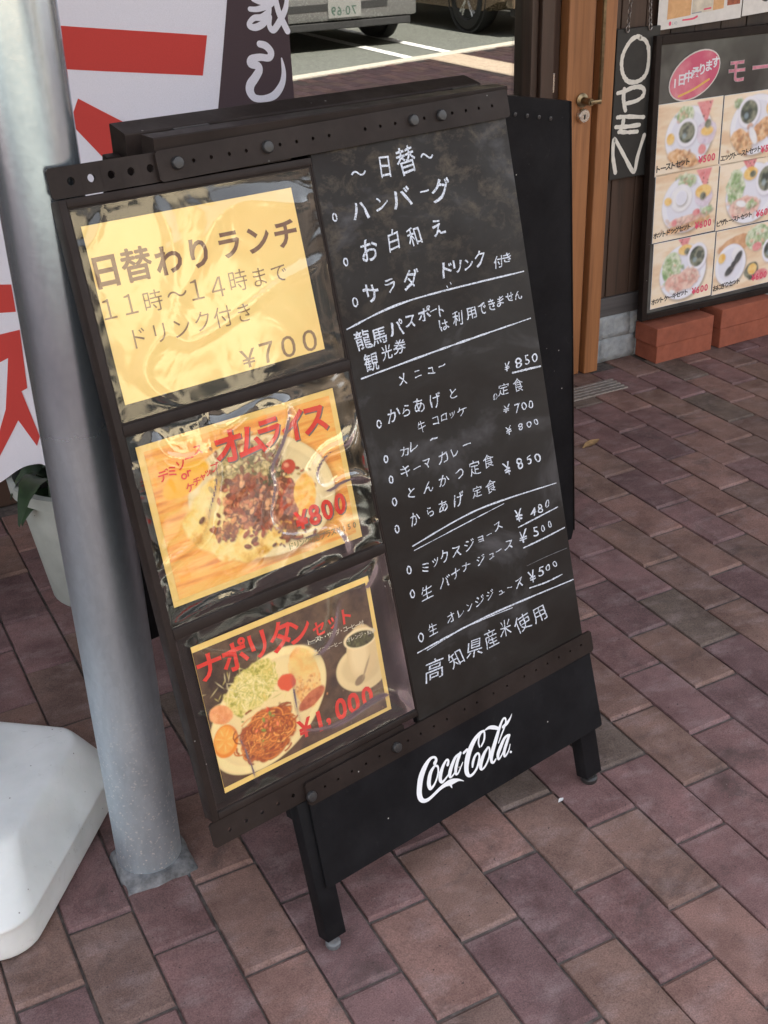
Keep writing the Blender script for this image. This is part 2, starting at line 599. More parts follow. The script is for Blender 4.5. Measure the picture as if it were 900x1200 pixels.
# ------------------------------------------------------------------ lettering
GC = {}
def glyph(ch, bold=0.0):
    key = (ch, bold)
    if key not in GC:
        cu = bpy.data.curves.new('g', 'FONT')
        cu.body = ch
        cu.size = 1.0
        cu.offset = bold
        cu.resolution_u = 3
        ob = bpy.data.objects.new('g', cu)
        COL.objects.link(ob)
        dg = bpy.context.evaluated_depsgraph_get()
        ev = ob.evaluated_get(dg)
        me = ev.to_mesh()
        v = np.zeros(len(me.vertices) * 3)
        me.vertices.foreach_get('co', v)
        v = v.reshape(-1, 3)[:, :2].copy()
        fs = [tuple(p.vertices) for p in me.polygons]
        ev.to_mesh_clear()
        bpy.data.objects.remove(ob)
        bpy.data.curves.remove(cu)
        if len(v):
            c = (v.max(0) + v.min(0)) / 2
            v -= c
        GC[key] = (v, fs)
    return GC[key]

def write(mb, items, w, ox=0, oy=0, bold=0.0, hand=0.0, sx=1.0, scale=1.0, down=True, dw=.00002, seed=1):
    """items: 'char x y em;...' in millimetres of the surface frame (y grows downwards)"""
    r = random.Random(seed)
    for i, it in enumerate(items.split(';')):
        c, x, y, e = it.split(' ')
        x, y, e = float(x) / 1e3 + ox, float(y) / 1e3 + oy, float(e) / 1e3 * scale
        kj = ord(c) >= 0x4e00 and hand > .9
        v, fs = glyph(c, max(-.004, bold - .007) if kj else bold)
        if not len(v):
            continue
        ang = r.uniform(-1, 1) * .10 * hand
        kx, ky, sh = 1 + r.uniform(-.12, .12) * hand, 1 + r.uniform(-.1, .1) * hand, r.uniform(-.12, .16) * hand
        seedv = r.uniform(0, 50)
        pts = []
        ca, sa = math.cos(ang), math.sin(ang)
        if hand > .9 and c in '0123456789':
            kx *= 1.22
        for a, b in v:
            if hand:
                nn = noise.noise_vector(Vector((a * 2.1, b * 2.1, seedv)))
                a += nn.x * (.045 if kj else .085) * hand
                b += nn.y * (.045 if kj else .085) * hand
            a, b = a * kx * sx + b * sh, b * ky
            a, b = a * ca - b * sa, a * sa + b * ca
            pts.append((x + a * e, y - b * e if down else y + b * e, w + i * dw))
        mb.add(pts, fs)

# measured positions, in millimetres of the surface each mark lies on
CHALK_BIG = """～ 399.1 -3.7 27.4;日 444.9 -5.1 32.3;替 483.6 -8.8 37.2;～ 520.9 -9.4 25.1;ハ 390.6 44.4 36.7;ン 428.1 41.3 22.5;バ 463.7 37.7 38.6;ー 505.9 36.0 18.4;グ 535.2 39.3 36.1;お 394.2 97.4 31.7;白 437.6 91.3 32.1;和 474.1 93.0 30.2;え 519.3 88.9 28.2;サ 383.7 154.5 31.0;ラ 417.7 150.8 26.7;ダ 454.9 149.9 32.9;ド 523.7 148.8 28.8;リ 543.6 147.7 24.2;ン 564.9 149.2 21.9;ク 587.8 144.9 29.4;付 623.1 156.5 22.3;き 641.2 153.5 18.7;龍 355.4 211.9 30.2;馬 383.4 213.5 28.1;パ 415.0 208.6 24.8;ス 442.2 204.9 23.8;ポ 468.4 200.9 24.0;ー 486.3 199.8 14.5;ト 500.2 202.7 20.6;観 362.6 244.5 25.9;光 391.3 238.0 22.5;券 415.1 235.1 25.0;は 500.4 223.7 19.5;利 527.6 219.7 22.1;用 554.8 218.1 22.3;で 577.3 216.6 19.9;き 596.7 214.3 18.8;ま 614.4 212.9 18.9;せ 634.3 210.7 17.7;ん 651.9 211.7 17.8"""
CHALK = """メ 409.1 281.2 22.9;ニ 437.8 279.7 18.3;ュ 463.1 280.9 18.4;ー 484.5 279.9 18.5;¥ 607.6 310.9 22.0;8 632.9 310.4 24.8;5 649.3 310.3 21.0;0 665.8 310.3 19.7;の 574.7 348.6 13.0;定 593.9 341.6 23.4;食 624.2 342.7 23.6;か 383.4 325.1 24.3;ら 406.8 325.1 19.6;あ 430.9 324.0 23.4;げ 461.4 324.4 24.9;と 496.3 323.2 20.1;牛 428.6 354.8 19.9;コ 455.0 353.1 17.5;ロ 471.5 352.5 16.4;ッ 488.0 353.1 15.2;ケ 506.5 352.8 20.4;¥ 592.8 371.8 21.0;7 615.3 376.4 22.5;0 629.7 377.5 19.9;0 644.2 378.6 18.7;¥ 591.2 404.7 21.2;8 616.3 406.2 20.0;0 634.5 407.1 17.4;0 649.4 407.1 16.2;カ 390.9 380.8 21.1;レ 408.9 378.4 19.9;ー 446.2 377.5 22.7;キ 386.1 408.5 20.0;ー 406.6 409.5 16.3;マ 426.1 408.8 19.0;カ 457.2 408.9 21.7;レ 480.8 408.0 19.3;ー 505.6 403.3 18.1;と 389.6 441.5 21.5;ん 421.5 443.6 20.4;か 451.4 442.3 24.4;つ 481.7 442.3 23.4;定 512.8 441.0 24.9;食 541.2 438.7 25.1;¥ 575.6 460.9 29.5;8 602.9 460.8 27.0;5 623.1 461.3 24.5;0 641.6 462.5 23.2;か 387.1 480.7 23.0;ら 416.5 479.8 20.6;あ 441.6 478.6 23.4;げ 472.1 477.7 24.9;定 510.0 477.5 21.2;食 538.0 478.0 22.7;¥ 584.5 539.3 30.3;4 615.3 543.6 23.6;8 630.5 542.9 22.3;0 646.5 539.5 18.2;ミ 389.3 556.4 22.2;ッ 409.4 555.4 18.4;ク 428.4 552.7 23.8;ス 452.1 552.8 22.6;ジ 478.3 550.9 21.4;ョ 501.1 550.4 17.5;ー 519.2 548.3 14.9;ス 538.4 542.3 20.4;¥ 586.3 574.9 27.8;5 614.2 575.8 22.4;0 629.6 575.2 18.3;0 645.3 573.2 16.9;生 384.3 593.3 23.8;バ 420.3 588.9 24.0;ナ 443.2 584.9 21.4;ナ 464.6 581.6 21.6;ジ 494.4 581.1 21.7;ュ 517.2 582.1 16.4;ー 532.3 579.0 15.1;ス 554.5 576.8 20.7;生 382.8 651.1 24.2;オ 419.4 646.0 19.0;レ 439.8 646.9 17.7;ン 457.8 644.0 16.4;ジ 479.3 642.2 20.7;ジ 501.0 640.5 20.8;ュ 523.6 644.6 15.3;ー 542.3 642.9 14.0;ス 562.6 643.2 21.1;¥ 590.7 643.3 28.4;5 612.1 640.8 24.2;0 627.6 640.5 20.0;0 643.2 640.2 17.3;高 372.5 711.7 43.7;知 414.9 712.4 35.9;県 453.9 709.8 36.3;産 488.3 707.8 36.6;米 520.2 703.2 29.8;使 556.3 708.5 37.3;用 594.3 708.4 34.7"""
P1B = """日 16.5 53.7 42.7;替 57.2 52.4 43.4;わ 99.7 55.3 40.1;り 142.9 54.9 40.8;ラ 188.2 52.6 39.4;ン 231.4 53.9 40.0;チ 273.8 53.7 40.6"""
P1T = """1 8.6 96.3 32.4;1 36.8 96.2 32.8;時 67.3 98.4 28.2;～ 100.7 96.9 30.6;1 128.4 97.3 34.0;4 158.5 100.1 34.4;時 189.4 97.7 29.5;ま 221.3 99.6 27.7;で 251.3 101.1 27.0;ド 38.3 137.7 28.3;リ 66.3 137.7 27.6;ン 97.1 138.3 28.9;ク 126.9 136.3 28.2;付 156.5 137.3 28.5;き 188.1 138.7 26.7"""
P1P = """¥ 180.0 196.4 31.5;7 209.2 195.4 35.1;0 242.9 195.4 35.6;0 277.4 195.3 36.0"""
P2R = """オ 123.4 297.7 46.4;ム 157.5 300.0 44.7;ラ 188.0 297.0 42.9;イ 224.4 298.5 43.5;ス 260.3 299.3 44.0"""
P2P = """¥ 207.4 424.7 33.2;8 228.8 424.4 37.0;0 250.5 424.0 37.3;0 272.8 422.5 37.5"""
P2S = """デ 26.5 307.8 16.1;ミ 39.0 306.1 15.1;ソ 52.1 302.2 15.1;ー 65.9 296.3 15.1;ス 79.8 290.3 15.2;o 53.2 317.0 16.3;r 61.1 314.9 16.3;ケ 57.7 332.9 13.1;チ 68.7 328.4 12.0;ャ 78.2 325.7 11.0;ッ 86.5 322.5 11.0;プ 97.8 318.0 13.2"""
P3R = """ナ 23.6 567.4 44.6;ポ 61.7 566.6 45.1;リ 99.5 567.2 45.7;タ 134.4 568.0 46.2;ン 165.2 571.8 41.8;セ 195.3 580.5 26.1;ッ 220.0 581.3 25.1;ト 243.7 580.1 26.5"""
P3P = """¥ 143.8 708.6 34.5;1 169.0 709.5 39.9;, 182.9 717.0 40.2;0 206.4 706.8 40.3;0 229.0 707.5 40.6;0 253.6 708.0 40.9"""
P2O = """ド 183.4 454.3 10.7;リ 191.9 454.7 10.7;ン 200.5 455.0 10.8;ク 209.1 455.5 10.8;付 217.9 455.9 10.8;き 226.6 456.2 10.9;プ 235.4 456.6 10.9;ラ 244.3 457.0 10.9;ス 253.2 457.3 11.0;¥ 262.2 457.7 11.0;1 271.2 458.2 11.0;5 280.2 458.6 11.1;0 289.4 459.0 11.1"""
P3W = """ト 179.2 593.3 8.7;ー 185.8 593.8 8.7;ス 192.5 594.3 8.7;ト 199.3 594.8 8.8;・ 206.0 595.3 8.8;サ 212.8 595.8 8.8;ラ 219.7 596.3 8.8;ダ 226.4 596.9 8.8;・ 233.3 597.4 8.9;コ 240.2 597.9 8.9;ー 247.2 598.4 8.9;ヒ 254.1 598.9 8.9;ー 261.2 599.4 8.9;付 268.2 599.9 9.0;ア 185.0 611.0 7.5;イ 192.0 611.4 7.5;ス 198.9 611.9 7.6;コ 206.1 612.3 7.6;ー 213.0 612.8 7.6;ヒ 220.2 613.2 7.6;ー 227.3 613.7 7.6;・ 234.5 614.1 7.6;オ 241.8 614.5 7.7;レ 249.0 615.0 7.7;ン 256.3 615.4 7.7;ジ 263.6 615.9 7.7;・ 271.0 616.3 7.7;紅 278.3 616.8 7.7;茶 285.8 617.3 7.8"""
BULLETS = [(347.2, 46.2, 5.5), (351.5, 105.6, 5.6), (354.4, 160.2, 6.8), (355.8, 331.2, 6.0), (356.2, 382.1, 5.5), (358.4, 412.8, 5.6), (357.1, 445.4, 6.3), (352.6, 484.9, 6.3), (359.9, 550.0, 6.5), (358.1, 586.4, 6.5), (358.7, 655.3, 7.4)]
CHALK_LINES = [(2.52, [(332.1, 192.6), (447.1, 177.0), (669.6, 179.2)]), (2.58, [(340.3, 262.9), (493.2, 255.7), (669.2, 250.4)]), (2.86, [(616.0, 322.1), (644.6, 323.8), (675.6, 326.0)]), (2.06, [(373.7, 518.0), (505.9, 504.4), (671.1, 513.2)]), (1.29, [(375.3, 525.1), (468.3, 517.8), (557.6, 511.4)]), (2.07, [(578.9, 557.0), (622.5, 554.4), (667.1, 551.7)]), (2.09, [(582.7, 592.0), (626.3, 591.2), (675.2, 588.8)]), (2.13, [(581.8, 658.7), (619.3, 662.2), (654.5, 661.7)]), (2.41, [(347.5, 675.3), (487.4, 670.6), (676.9, 678.6)]), (1.35, [(365.0, 678.3), (443.0, 671.7), (540.7, 676.5)]), (0.7, [(583.8, 622.2), (627.6, 621.8), (674.2, 623.3)]), (1.45, [(517.1, 170.7), (518.2, 173.3)]), (1.45, [(524.5, 167.2), (525.5, 169.9)])]
LOGO = [[(338.9, 851.3, 3.36), (342.2, 847.7, 2.57), (340.2, 842.2, 1.77), (331.5, 841.1, 2.56), (319.6, 848.9, 4.32), (309.2, 861.1, 5.11), (303.1, 875.3, 4.93), (300.6, 885.5, 4.74), (301.6, 893.7, 4.16), (306.3, 899.4, 3.18), (314.5, 901.1, 2.79), (325.1, 899.0, 2.6), (338.5, 895.1, 2.8), (350.4, 893.5, 3.61), (360.5, 894.5, 4.83), (368.4, 895.8, 3.83), (377.1, 898.4, 1.82), (385.7, 904.3, 0.41)], [(359.5, 896.0, 3.22), (361.4, 904.1, 0.61)], [(337.3, 855.3, 1.78), (327.8, 862.3, 3.36), (321.6, 874.7, 3.76), (320.9, 883.0, 3.38), (323.4, 886.6, 2.59), (331.0, 883.1, 1.79), (338.1, 874.9, 1.59), (342.5, 865.5, 1.59), (342.6, 858.8, 1.78), (338.4, 855.5, 1.78)], [(341.3, 868.8, 0.99), (347.2, 868.7, 1.0), (350.9, 865.6, 1.0)], [(361.4, 864.8, 2.59), (363.9, 859.8, 1.99), (361.0, 856.5, 1.79), (352.7, 862.6, 2.79), (345.4, 872.7, 3.59), (342.8, 881.1, 3.19), (345.1, 886.4, 2.4), (351.1, 885.1, 1.8), (360.3, 879.8, 1.2), (366.5, 873.0, 1.2)], [(386.1, 858.0, 1.8), (377.3, 860.7, 2.6), (367.3, 871.5, 3.4), (362.0, 880.6, 3.41), (362.3, 886.6, 1.81), (369.8, 884.3, 1.41), (378.8, 875.0, 1.21)], [(388.5, 857.8, 2.61), (380.4, 868.0, 3.01), (374.5, 878.8, 3.02), (373.5, 886.5, 2.01), (377.9, 886.7, 1.61), (384.8, 879.8, 1.21), (390.0, 874.1, 0.81)], [(395.0, 860.2, 2.21), (402.0, 858.2, 2.21)], [(427.1, 865.3, 1.22), (426.2, 858.1, 1.62), (429.3, 849.7, 1.42), (435.3, 844.2, 1.42), (440.4, 843.8, 1.62), (440.5, 850.9, 1.83), (437.1, 859.1, 1.83), (430.7, 865.0, 1.63)], [(440.2, 843.5, 1.82), (431.7, 843.9, 2.83), (418.4, 850.5, 4.03), (406.2, 862.5, 4.84), (398.8, 874.7, 5.05), (394.6, 886.4, 4.46), (394.3, 895.1, 3.86), (397.8, 901.1, 2.44), (404.8, 901.5, 2.24), (414.4, 895.8, 2.25), (421.3, 885.3, 2.24), (423.5, 877.4, 1.83), (420.6, 873.1, 1.83), (414.2, 876.0, 2.44), (409.0, 883.4, 2.64), (406.7, 889.8, 1.63)], [(442.7, 873.1, 1.63), (433.6, 879.2, 3.06), (425.4, 889.2, 3.68), (422.0, 897.4, 3.27), (423.8, 902.3, 1.85), (431.5, 900.0, 1.85), (440.9, 890.5, 1.85), (445.0, 880.5, 1.84), (444.8, 874.5, 1.64), (441.8, 872.7, 1.63)], [(454.2, 898.8, 1.44), (448.2, 901.9, 2.06), (444.9, 896.8, 2.88), (449.5, 884.6, 3.9), (460.8, 868.0, 3.69), (472.5, 851.5, 2.66), (481.4, 842.1, 1.84), (486.1, 842.2, 1.64), (486.6, 847.9, 1.64), (481.3, 856.5, 1.64), (473.1, 865.7, 1.44), (464.8, 875.8, 0.82)], [(441.4, 843.4, 0.61), (451.2, 842.9, 2.44), (460.2, 846.4, 3.26), (468.1, 851.5, 2.66)], [(478.9, 854.0, 2.46), (488.0, 851.6, 2.88), (495.7, 847.0, 1.64), (501.2, 840.9, 0.31)], [(486.0, 871.5, 1.86), (477.6, 873.7, 2.68), (466.6, 884.6, 3.51), (459.8, 893.4, 3.3), (459.6, 901.3, 1.86), (466.1, 898.3, 1.45), (477.1, 887.4, 1.24)], [(488.4, 873.0, 2.48), (480.6, 883.0, 3.1), (473.3, 893.7, 3.11), (472.1, 901.5, 2.08), (475.8, 901.8, 1.66), (482.7, 896.1, 1.25), (487.2, 888.1, 0.83)], [(485.3, 900.5, 1.87), (486.4, 901.3, 1.87)]]
BANNER_KANA = [[(338.6, 1146.9, 5.0), (349.1, 1144.5, 5.7), (357.5, 1135.7, 5.7), (353.0, 1127.2, 5.3), (337.7, 1127.6, 5.4), (321.9, 1124.7, 5.7), (319.7, 1117.5, 6.0), (331.9, 1115.1, 6.2), (333.6, 1108.0, 6.3), (325.6, 1097.3, 6.8), (316.0, 1086.5, 7.3), (314.2, 1075.8, 7.1), (321.2, 1066.7, 5.9), (336.8, 1065.8, 5.2), (354.3, 1070.4, 5.9), (365.9, 1080.0, 5.8), (373.8, 1092.0, 4.8), (377.2, 1105.1, 3.9), (376.9, 1116.7, 2.9), (375.5, 1127.0, 1.2)], [(327.2, 1196.7, 3.7), (340.9, 1196.8, 4.1), (360.9, 1202.5, 4.8), (372.0, 1209.9, 4.5)], [(334.6, 1211.0, 4.0), (350.9, 1207.4, 4.8), (375.4, 1214.8, 5.1)], [(361.2, 1204.9, 4.8), (359.1, 1190.0, 4.6), (349.7, 1177.4, 5.2), (335.5, 1171.0, 5.2), (324.9, 1172.1, 4.4), (324.6, 1177.2, 4.1), (333.6, 1184.2, 4.4), (347.4, 1185.6, 4.8), (360.2, 1193.8, 4.0)], [(372.6, 1217.3, 4.5), (376.8, 1195.1, 4.8), (383.1, 1180.3, 5.1), (390.2, 1166.6, 4.9)], [(393.8, 1213.6, 3.2), (389.6, 1197.7, 4.3), (377.0, 1178.9, 5.1), (365.5, 1167.5, 4.9), (359.2, 1173.8, 4.1), (361.8, 1186.3, 3.4)]]
BANNER_RED = [[(-17, 1171), (247, 1158), (232, 1098), (-28, 1104)], [(-3, 1058), (101, 1013), (142, 960), (38, 955), (-27, 1018)], [(-304, 708), (-221, 717), (-221, 664), (-319, 648)], [(-331, 595), (-219, 629), (-226, 509), (-242, 500), (-217, 407), (-229, 384), (-264, 435), (-331, 341), (-350, 334), (-289, 456), (-260, 567), (-349, 521)]]

# ------------------------------------------------------------------ the ground
def brick_mesh(L, W, H=.030, c=.0038):
    bm = bmesh.new()
    bmesh.ops.create_cube(bm, size=1)
    for v in bm.verts:
        v.co = Vector((v.co.x * W, v.co.y * L, (v.co.z - .5) * H))
    # narrow arris on the long sides, a wide flat chamfer on the two short ends
    for f in bm.faces:
        pass
    bm.free()
    bm = bmesh.new()
    a, b, ca, cb = W / 2, L / 2, .0024, .0062
    ring_ = [[(-a, -b, -H), (a, -b, -H), (a, b, -H), (-a, b, -H)],
             [(-a, -b, -.0052), (a, -b, -.0052), (a, b, -.0052), (-a, b, -.0052)],
             [(-a + ca * .3, -b + cb * .55, -.0016), (a - ca * .3, -b + cb * .55, -.0016), (a - ca * .3, b - cb * .55, -.0016), (-a + ca * .3, b - cb * .55, -.0016)],
             [(-a + ca, -b + cb, 0), (a - ca, -b + cb, 0), (a - ca, b - cb, 0), (-a + ca, b - cb, 0)]]
    rv = [[bm.verts.new(p) for p in r_] for r_ in ring_]
    for q in range(3):
        for i in range(4):
            bm.faces.new((rv[q][i], rv[q][(i + 1) % 4], rv[q + 1][(i + 1) % 4], rv[q + 1][i]))
    bm.faces.new(rv[3])
    me = bpy.data.meshes.new('brick')
    bm.to_mesh(me)
    bm.free()
    me.shade_smooth()
    me.set_sharp_from_angle(angle=R(18))
    me.materials.append(M['brick'])
    return me

def yk(x):      # the kerb line of the street
    return -4.38 - (x - 2.87) * .262
mb = MB()
mb.prism([(-12, yk(-12)), (14, yk(14)), (14, 1.70), (-12, 1.70)], -.30, -.0055)
pavement = struct(mb.build('pavement', M['joint']))
bm_full = [brick_mesh(.1966, .0962) for _ in range(3)]
for q, me in enumerate(bm_full):       # three slightly different castings
    for v in me.vertices:
        v.co.x += rng.uniform(-.0008, .0008)
        v.co.y += rng.uniform(-.0008, .0008)
        v.co.z += rng.uniform(-.0004, .0004)
camv = Vector((-0.941, -1.153, 1.368))
fr, fd, ff = _r, _d, _f
def inview(x, y, m=30):
    p = Vector((x, y, 0)) - camv
    z = p.dot(ff)
    if z < .1:
        return False
    u, v = 450 + 1393 * p.dot(fr) / z, 600 + 1393 * p.dot(fd) / z
    return -m < u < 900 + m and -m < v < 1200 + m
cells = []
for i in range(-110, 130):
    for j in range(-14, 40):
        u0 = 2 * j + (0 if i % 2 == 0 else 1)
        cx, cy = (i + .5) * .1, -(u0 + 1) * .1
        if cy > 1.62 or cy < yk(cx) + .06 or cx < -11.9 or cx > 13.9:
            continue
        cells.append((cx, cy))
PCX, PCY = -.643, .288
def near_pole(cx, cy):
    return abs(cx - PCX) < .115 and abs(cy - PCY) < .165
def in_drain(cx, cy):
    return .96 < cx < 1.22 and 1.36 < cy < 1.60
nb = 0
seen = [c for c in cells if any(inview(c[0] + dx, c[1] + dy, 4) for dx in (-.045, 0, .045) for dy in (-.09, 0, .09))]
seen.sort(key=lambda c: (Vector((c[0], c[1], 0)) - camv).length)
single = set(seen[:300])
rest = MB()
for c in cells:
    H = rng.uniform(-.0012, .0009)
    if c in single:
        o = bpy.data.objects.new('brick', rng.choice(bm_full))
        o.location = (c[0] - .0004 + rng.uniform(-.0008, .0008), c[1], H)
        o.rotation_euler = (rng.gauss(0, .0035), rng.gauss(0, .006), rng.gauss(0, .004) + (PI if rng.random() < .5 else 0))
        o.parent = pavement
        COL.objects.link(o)
    else:
        x, y = c
        a, b2, ch = .0481, .0983, .004
        vs = [(x - a, y - b2, -.029), (x + a, y - b2, -.029), (x + a, y + b2, -.029), (x - a, y + b2, -.029),
              (x - a, y - b2, H - ch), (x + a, y - b2, H - ch), (x + a, y + b2, H - ch), (x - a, y + b2, H - ch),
              (x - a + ch, y - b2 + ch, H), (x + a - ch, y - b2 + ch, H), (x + a - ch, y + b2 - ch, H), (x - a + ch, y + b2 - ch, H)]
        rest.add(vs, [(8, 9, 10, 11), (4, 5, 9, 8), (5, 6, 10, 9), (6, 7, 11, 10), (7, 4, 8, 11), (0, 1, 5, 4), (1, 2, 6, 5), (2, 3, 7, 6), (3, 0, 4, 7)])
km = M['brick'].copy()
km.name = 'paving_brick_clay_far'
nt = km.node_tree
geo = nt.nodes.new('ShaderNodeNewGeometry')
for n in list(nt.nodes):
    if n.type == 'OBJECT_INFO':
        for l in list(n.outputs['Random'].links):
            nt.links.new(geo.outputs['Random Per Island'], l.to_socket)
far = rest.build('brick_field', km, pavement, fix=False)
struct(far, 'stuff')

# street and parking lot behind the camera (it is what the shop window mirrors)
mb = MB()
mb.add([(-60, -60, -.12), (60, -60, -.12), (60, 60, -.12), (-60, 60, -.12)], [(0, 1, 2, 3)])
struct(mb.build('ground', M['joint']))
mb = MB()
mb.add([(-40, yk(-40) + .1, -.020), (40, yk(40) + .1, -.020), (40, -34, -.020), (-40, -34, -.020)], [(0, 1, 2, 3)])
struct(mb.build('street', M['asphalt']))
mb = MB()
x0, x1, t = -11.9, 13.9, .16
mb.add([(x0, yk(x0), .004), (x1, yk(x1), .004), (x1, yk(x1) - t, .004), (x0, yk(x0) - t, .004), (x0, yk(x0) - t, -.1), (x1, yk(x1) - t, -.1), (x0, yk(x0), -.1), (x1, yk(x1), -.1)],
       [(0, 1, 2, 3), (3, 2, 5, 4), (0, 6, 7, 1)])
struct(mb.build('kerb', M['kerb']))
for k, (ax, ay, bx, by) in enumerate([(4.79, -5.10, 4.95, -9.6), (4.34, -4.98, 4.50, -9.6), (2.2, -4.4, 2.45, -9.4), (7.05, -5.7, 7.2, -9.8)]):
    mb = MB()
    mb.add([(ax - .05, ay, -.015), (ax + .05, ay, -.015), (bx + .05, by, -.015), (bx - .05, by, -.015)], [(0, 1, 2, 3)])
    struct(mb.build('parking_line', M['road_paint']))

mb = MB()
mb.add([(4.36, 1.5, .0035), (4.74, 1.5, .0035), (4.74, yk(4.74) + .02, .0035), (4.36, yk(4.36) + .02, .0035)], [(0, 1, 2, 3)])  # sunlight through the alley, painted as a pale strip over the bricks
struct(mb.build('painted_sun_strip', M['sun_strip_tan']))

# ------------------------------------------------------------------ buildings
WY = 1.66
shop = thing('cafe_building', 'dark timber cafe front with glazed window and orange wooden door behind the sign', 'building', (0, WY, 0))
H = 6.9
FR0 = .975     # right edge of the window
SIGNX = 1.224
# wall planks to the right of the door
x = 1.19
xs = []
while x < 4.48:
    w = rng.uniform(.085, .10)
    xs.append((x, min(x + w, 4.48)))
    x += w
plank_mats = [M['dark_wood'], wood_mat('dark_stained_planks_brown', (.072, .043, .030), (.028, .018, .013), .55), wood_mat('dark_stained_planks_black', (.036, .024, .019), (.014, .010, .009), .6)]
for a, b in xs:
    mb = MB()
    mb.box((a + .0015, WY + rng.uniform(-.002, .002), .209), (b - .0015, WY + .03, 2.75), .0025)
    mb.build('plank', rng.choice(plank_mats), shop)
mb = MB()
mb.box((1.19, WY + .012, .15), (4.48, WY + .2, 2.74))
mb.box((-8, WY + .05, 2.76), (4.48, WY + .3, H))
mb.box((-8, WY + .3, 0), (-7.8, 9, H))
mb.box((4.28, WY + .301, 0), (4.48, 9, H))
mb.box((-8, 9, 0), (4.48, 9.2, H))
mb.build('wall', M['tan_wall'], shop)
mb = MB()
mb.prism([(-8.3, 9.5), (-8.3, WY + .01), (2.4, WY + .01), (4.48, 1.13), (4.48, 9.5)], H, H + .12)
mb.build('roof', M['roof'], shop)
mb = MB()
mb.box((1.226, WY - .008, .149), (4.48, WY + .011, .2085), .002)
mb.build('skirting', M['skirt'], shop)
# rough stone footing blocks
xx = 1.18
rows_ = [(0.0, .073), (.075, .148)]
for (z0, z1) in rows_:
    xx = 1.18 + (0 if z0 == 0 else -.06)
    while xx < 4.48:
        w = rng.uniform(.09, .15)
        bm = bmesh.new()
        bmesh.ops.create_cube(bm, size=1)
        a0 = max(xx, 1.18)
        if xx + w - a0 > .02:
            for v in bm.verts:
                v.co = Vector((a0 + (v.co.x + .5) * (xx + w - a0 - .002), WY - .004 + (v.co.y + .5) * .06, z0 + (v.co.z + .5) * (z1 - z0)))
            bmesh.ops.subdivide_edges(bm, edges=list(bm.edges), cuts=3, use_grid_fill=True)
            for v in bm.verts:
                if v.co.y < WY:
                    nv = noise.noise(v.co * 24)
                    v.co.y += nv * .006 - .001
            o_ = MB()
            bm.verts.index_update()
            o_.add([tuple(v.co) for v in bm.verts], [tuple(v.index for v in f.verts) for f in bm.faces])
            o_.build('stone_block', M['stone'], shop, smooth='all')
        bm.free()
        xx += w
# interior seen dimly through the glass
mb = MB()
for a, b in (((-7.8, 4.6, 0), (.97, 4.7, 2.76)), ((-7.8, WY + .1, -.02), (4.0, 4.6, .02)), ((-7.8, WY + .1, 2.60), (4.0, 4.6, 2.75)), ((1.19, WY + .21, .0), (1.24, 4.6, 2.6))):
    mb.box(a, b)
mb.build('room_shell', M['interior'], shop)
# glazing
win = MB()
win.box((-3.2, WY + .02, .44), (FR0 + .012, WY + .026, 2.60))
pane = win.build('window_pane', M['glass'], shop)
mb = MB()
mb.box((-3.3, WY - .01, 0), (FR0, WY + .05, .43), .003)
mb.build('window_base', M['jamb_wood'], shop)
mb = MB()
mb.box((-3.3, WY - .01, 2.605), (1.19, WY + .05, 2.755), .003)
mb.build('window_head', M['jamb_wood'], shop)
for a, b, y0, y1 in ((.975, .996, WY - .022, WY + .06), (.998, 1.040, WY - .036, WY + .06), (1.042, 1.070, WY - .018, WY + .06)):
    mb = MB()
    mb.box((a, y0, 0), (b, y1, 2.60), .003)
    mb.build('window_jamb', M['jamb_wood'], shop)
mb = MB()
mb.box((1.046, WY - .024, .835), (1.053, WY - .0185, .885), .001)
mb.build('latch_plate', M['steel'], shop)
mb = MB()
mb.box((-8, WY, 0), (-3.305, WY + .2, 2.758))
mb.build('side_wall', M['dark_wood'], shop)
# unseen canopy, added to darken the paving near the wall
can = thing('shade_canopy', 'flat dark canopy above the frame, added to shade the paving at the cafe front', 'canopy', (0, WY, 2.12))
mb = MB()
mb.box((-4.5, .06, 2.12), (4.48, WY - .012, 2.20), .004)
mb.build('shade_slab', M['roof'], can)

# door
door = thing('wooden_door', 'orange varnished wooden door leaf with brass pull and round keyhole', 'door', (1.11, 1.61, 0))
mb = MB()
mb.box((1.0715, 1.606, .004), (1.158, 1.646, 2.2), .003)
mb.build('door_stile', M['orange_wood'], door)
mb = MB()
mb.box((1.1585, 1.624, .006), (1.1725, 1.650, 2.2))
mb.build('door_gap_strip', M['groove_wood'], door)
hd = MB()
hd.lathe((1.122, 1.606, .812), [(.019, -.002), (.019, -.006), (.013, -.009), (.0095, -.010), (.0095, -.046)], 20, 'y')
hd.box((1.117, 1.556, .806), (1.154, 1.566, .817), .003)
hd.box((1.146, 1.5575, .804), (1.156, 1.567, 1.45), .003)
hd.build('door_handle', M['brass'], door, smooth=True)
lk = MB()
lk.lathe((1.124, 1.606, .772), [(.0185, -.001), (.0185, -.012), (.0165, -.016)], 24, 'y')
lk.build('lock_cylinder', M['steel'], door, smooth=True)
kh = MB()
kh.box((1.1220, 1.589, .763), (1.1260, 1.5897, .776))
kh.build('keyhole', M['hole'], door)
post = MB()
post.box((1.174, 1.598, .002), (1.2235, 1.655, 2.60), .003)
o = post.build('door_post', M['orange_wood'])
tag(o, 'orange varnished wooden post between the door leaf and the OPEN sign', 'door post')

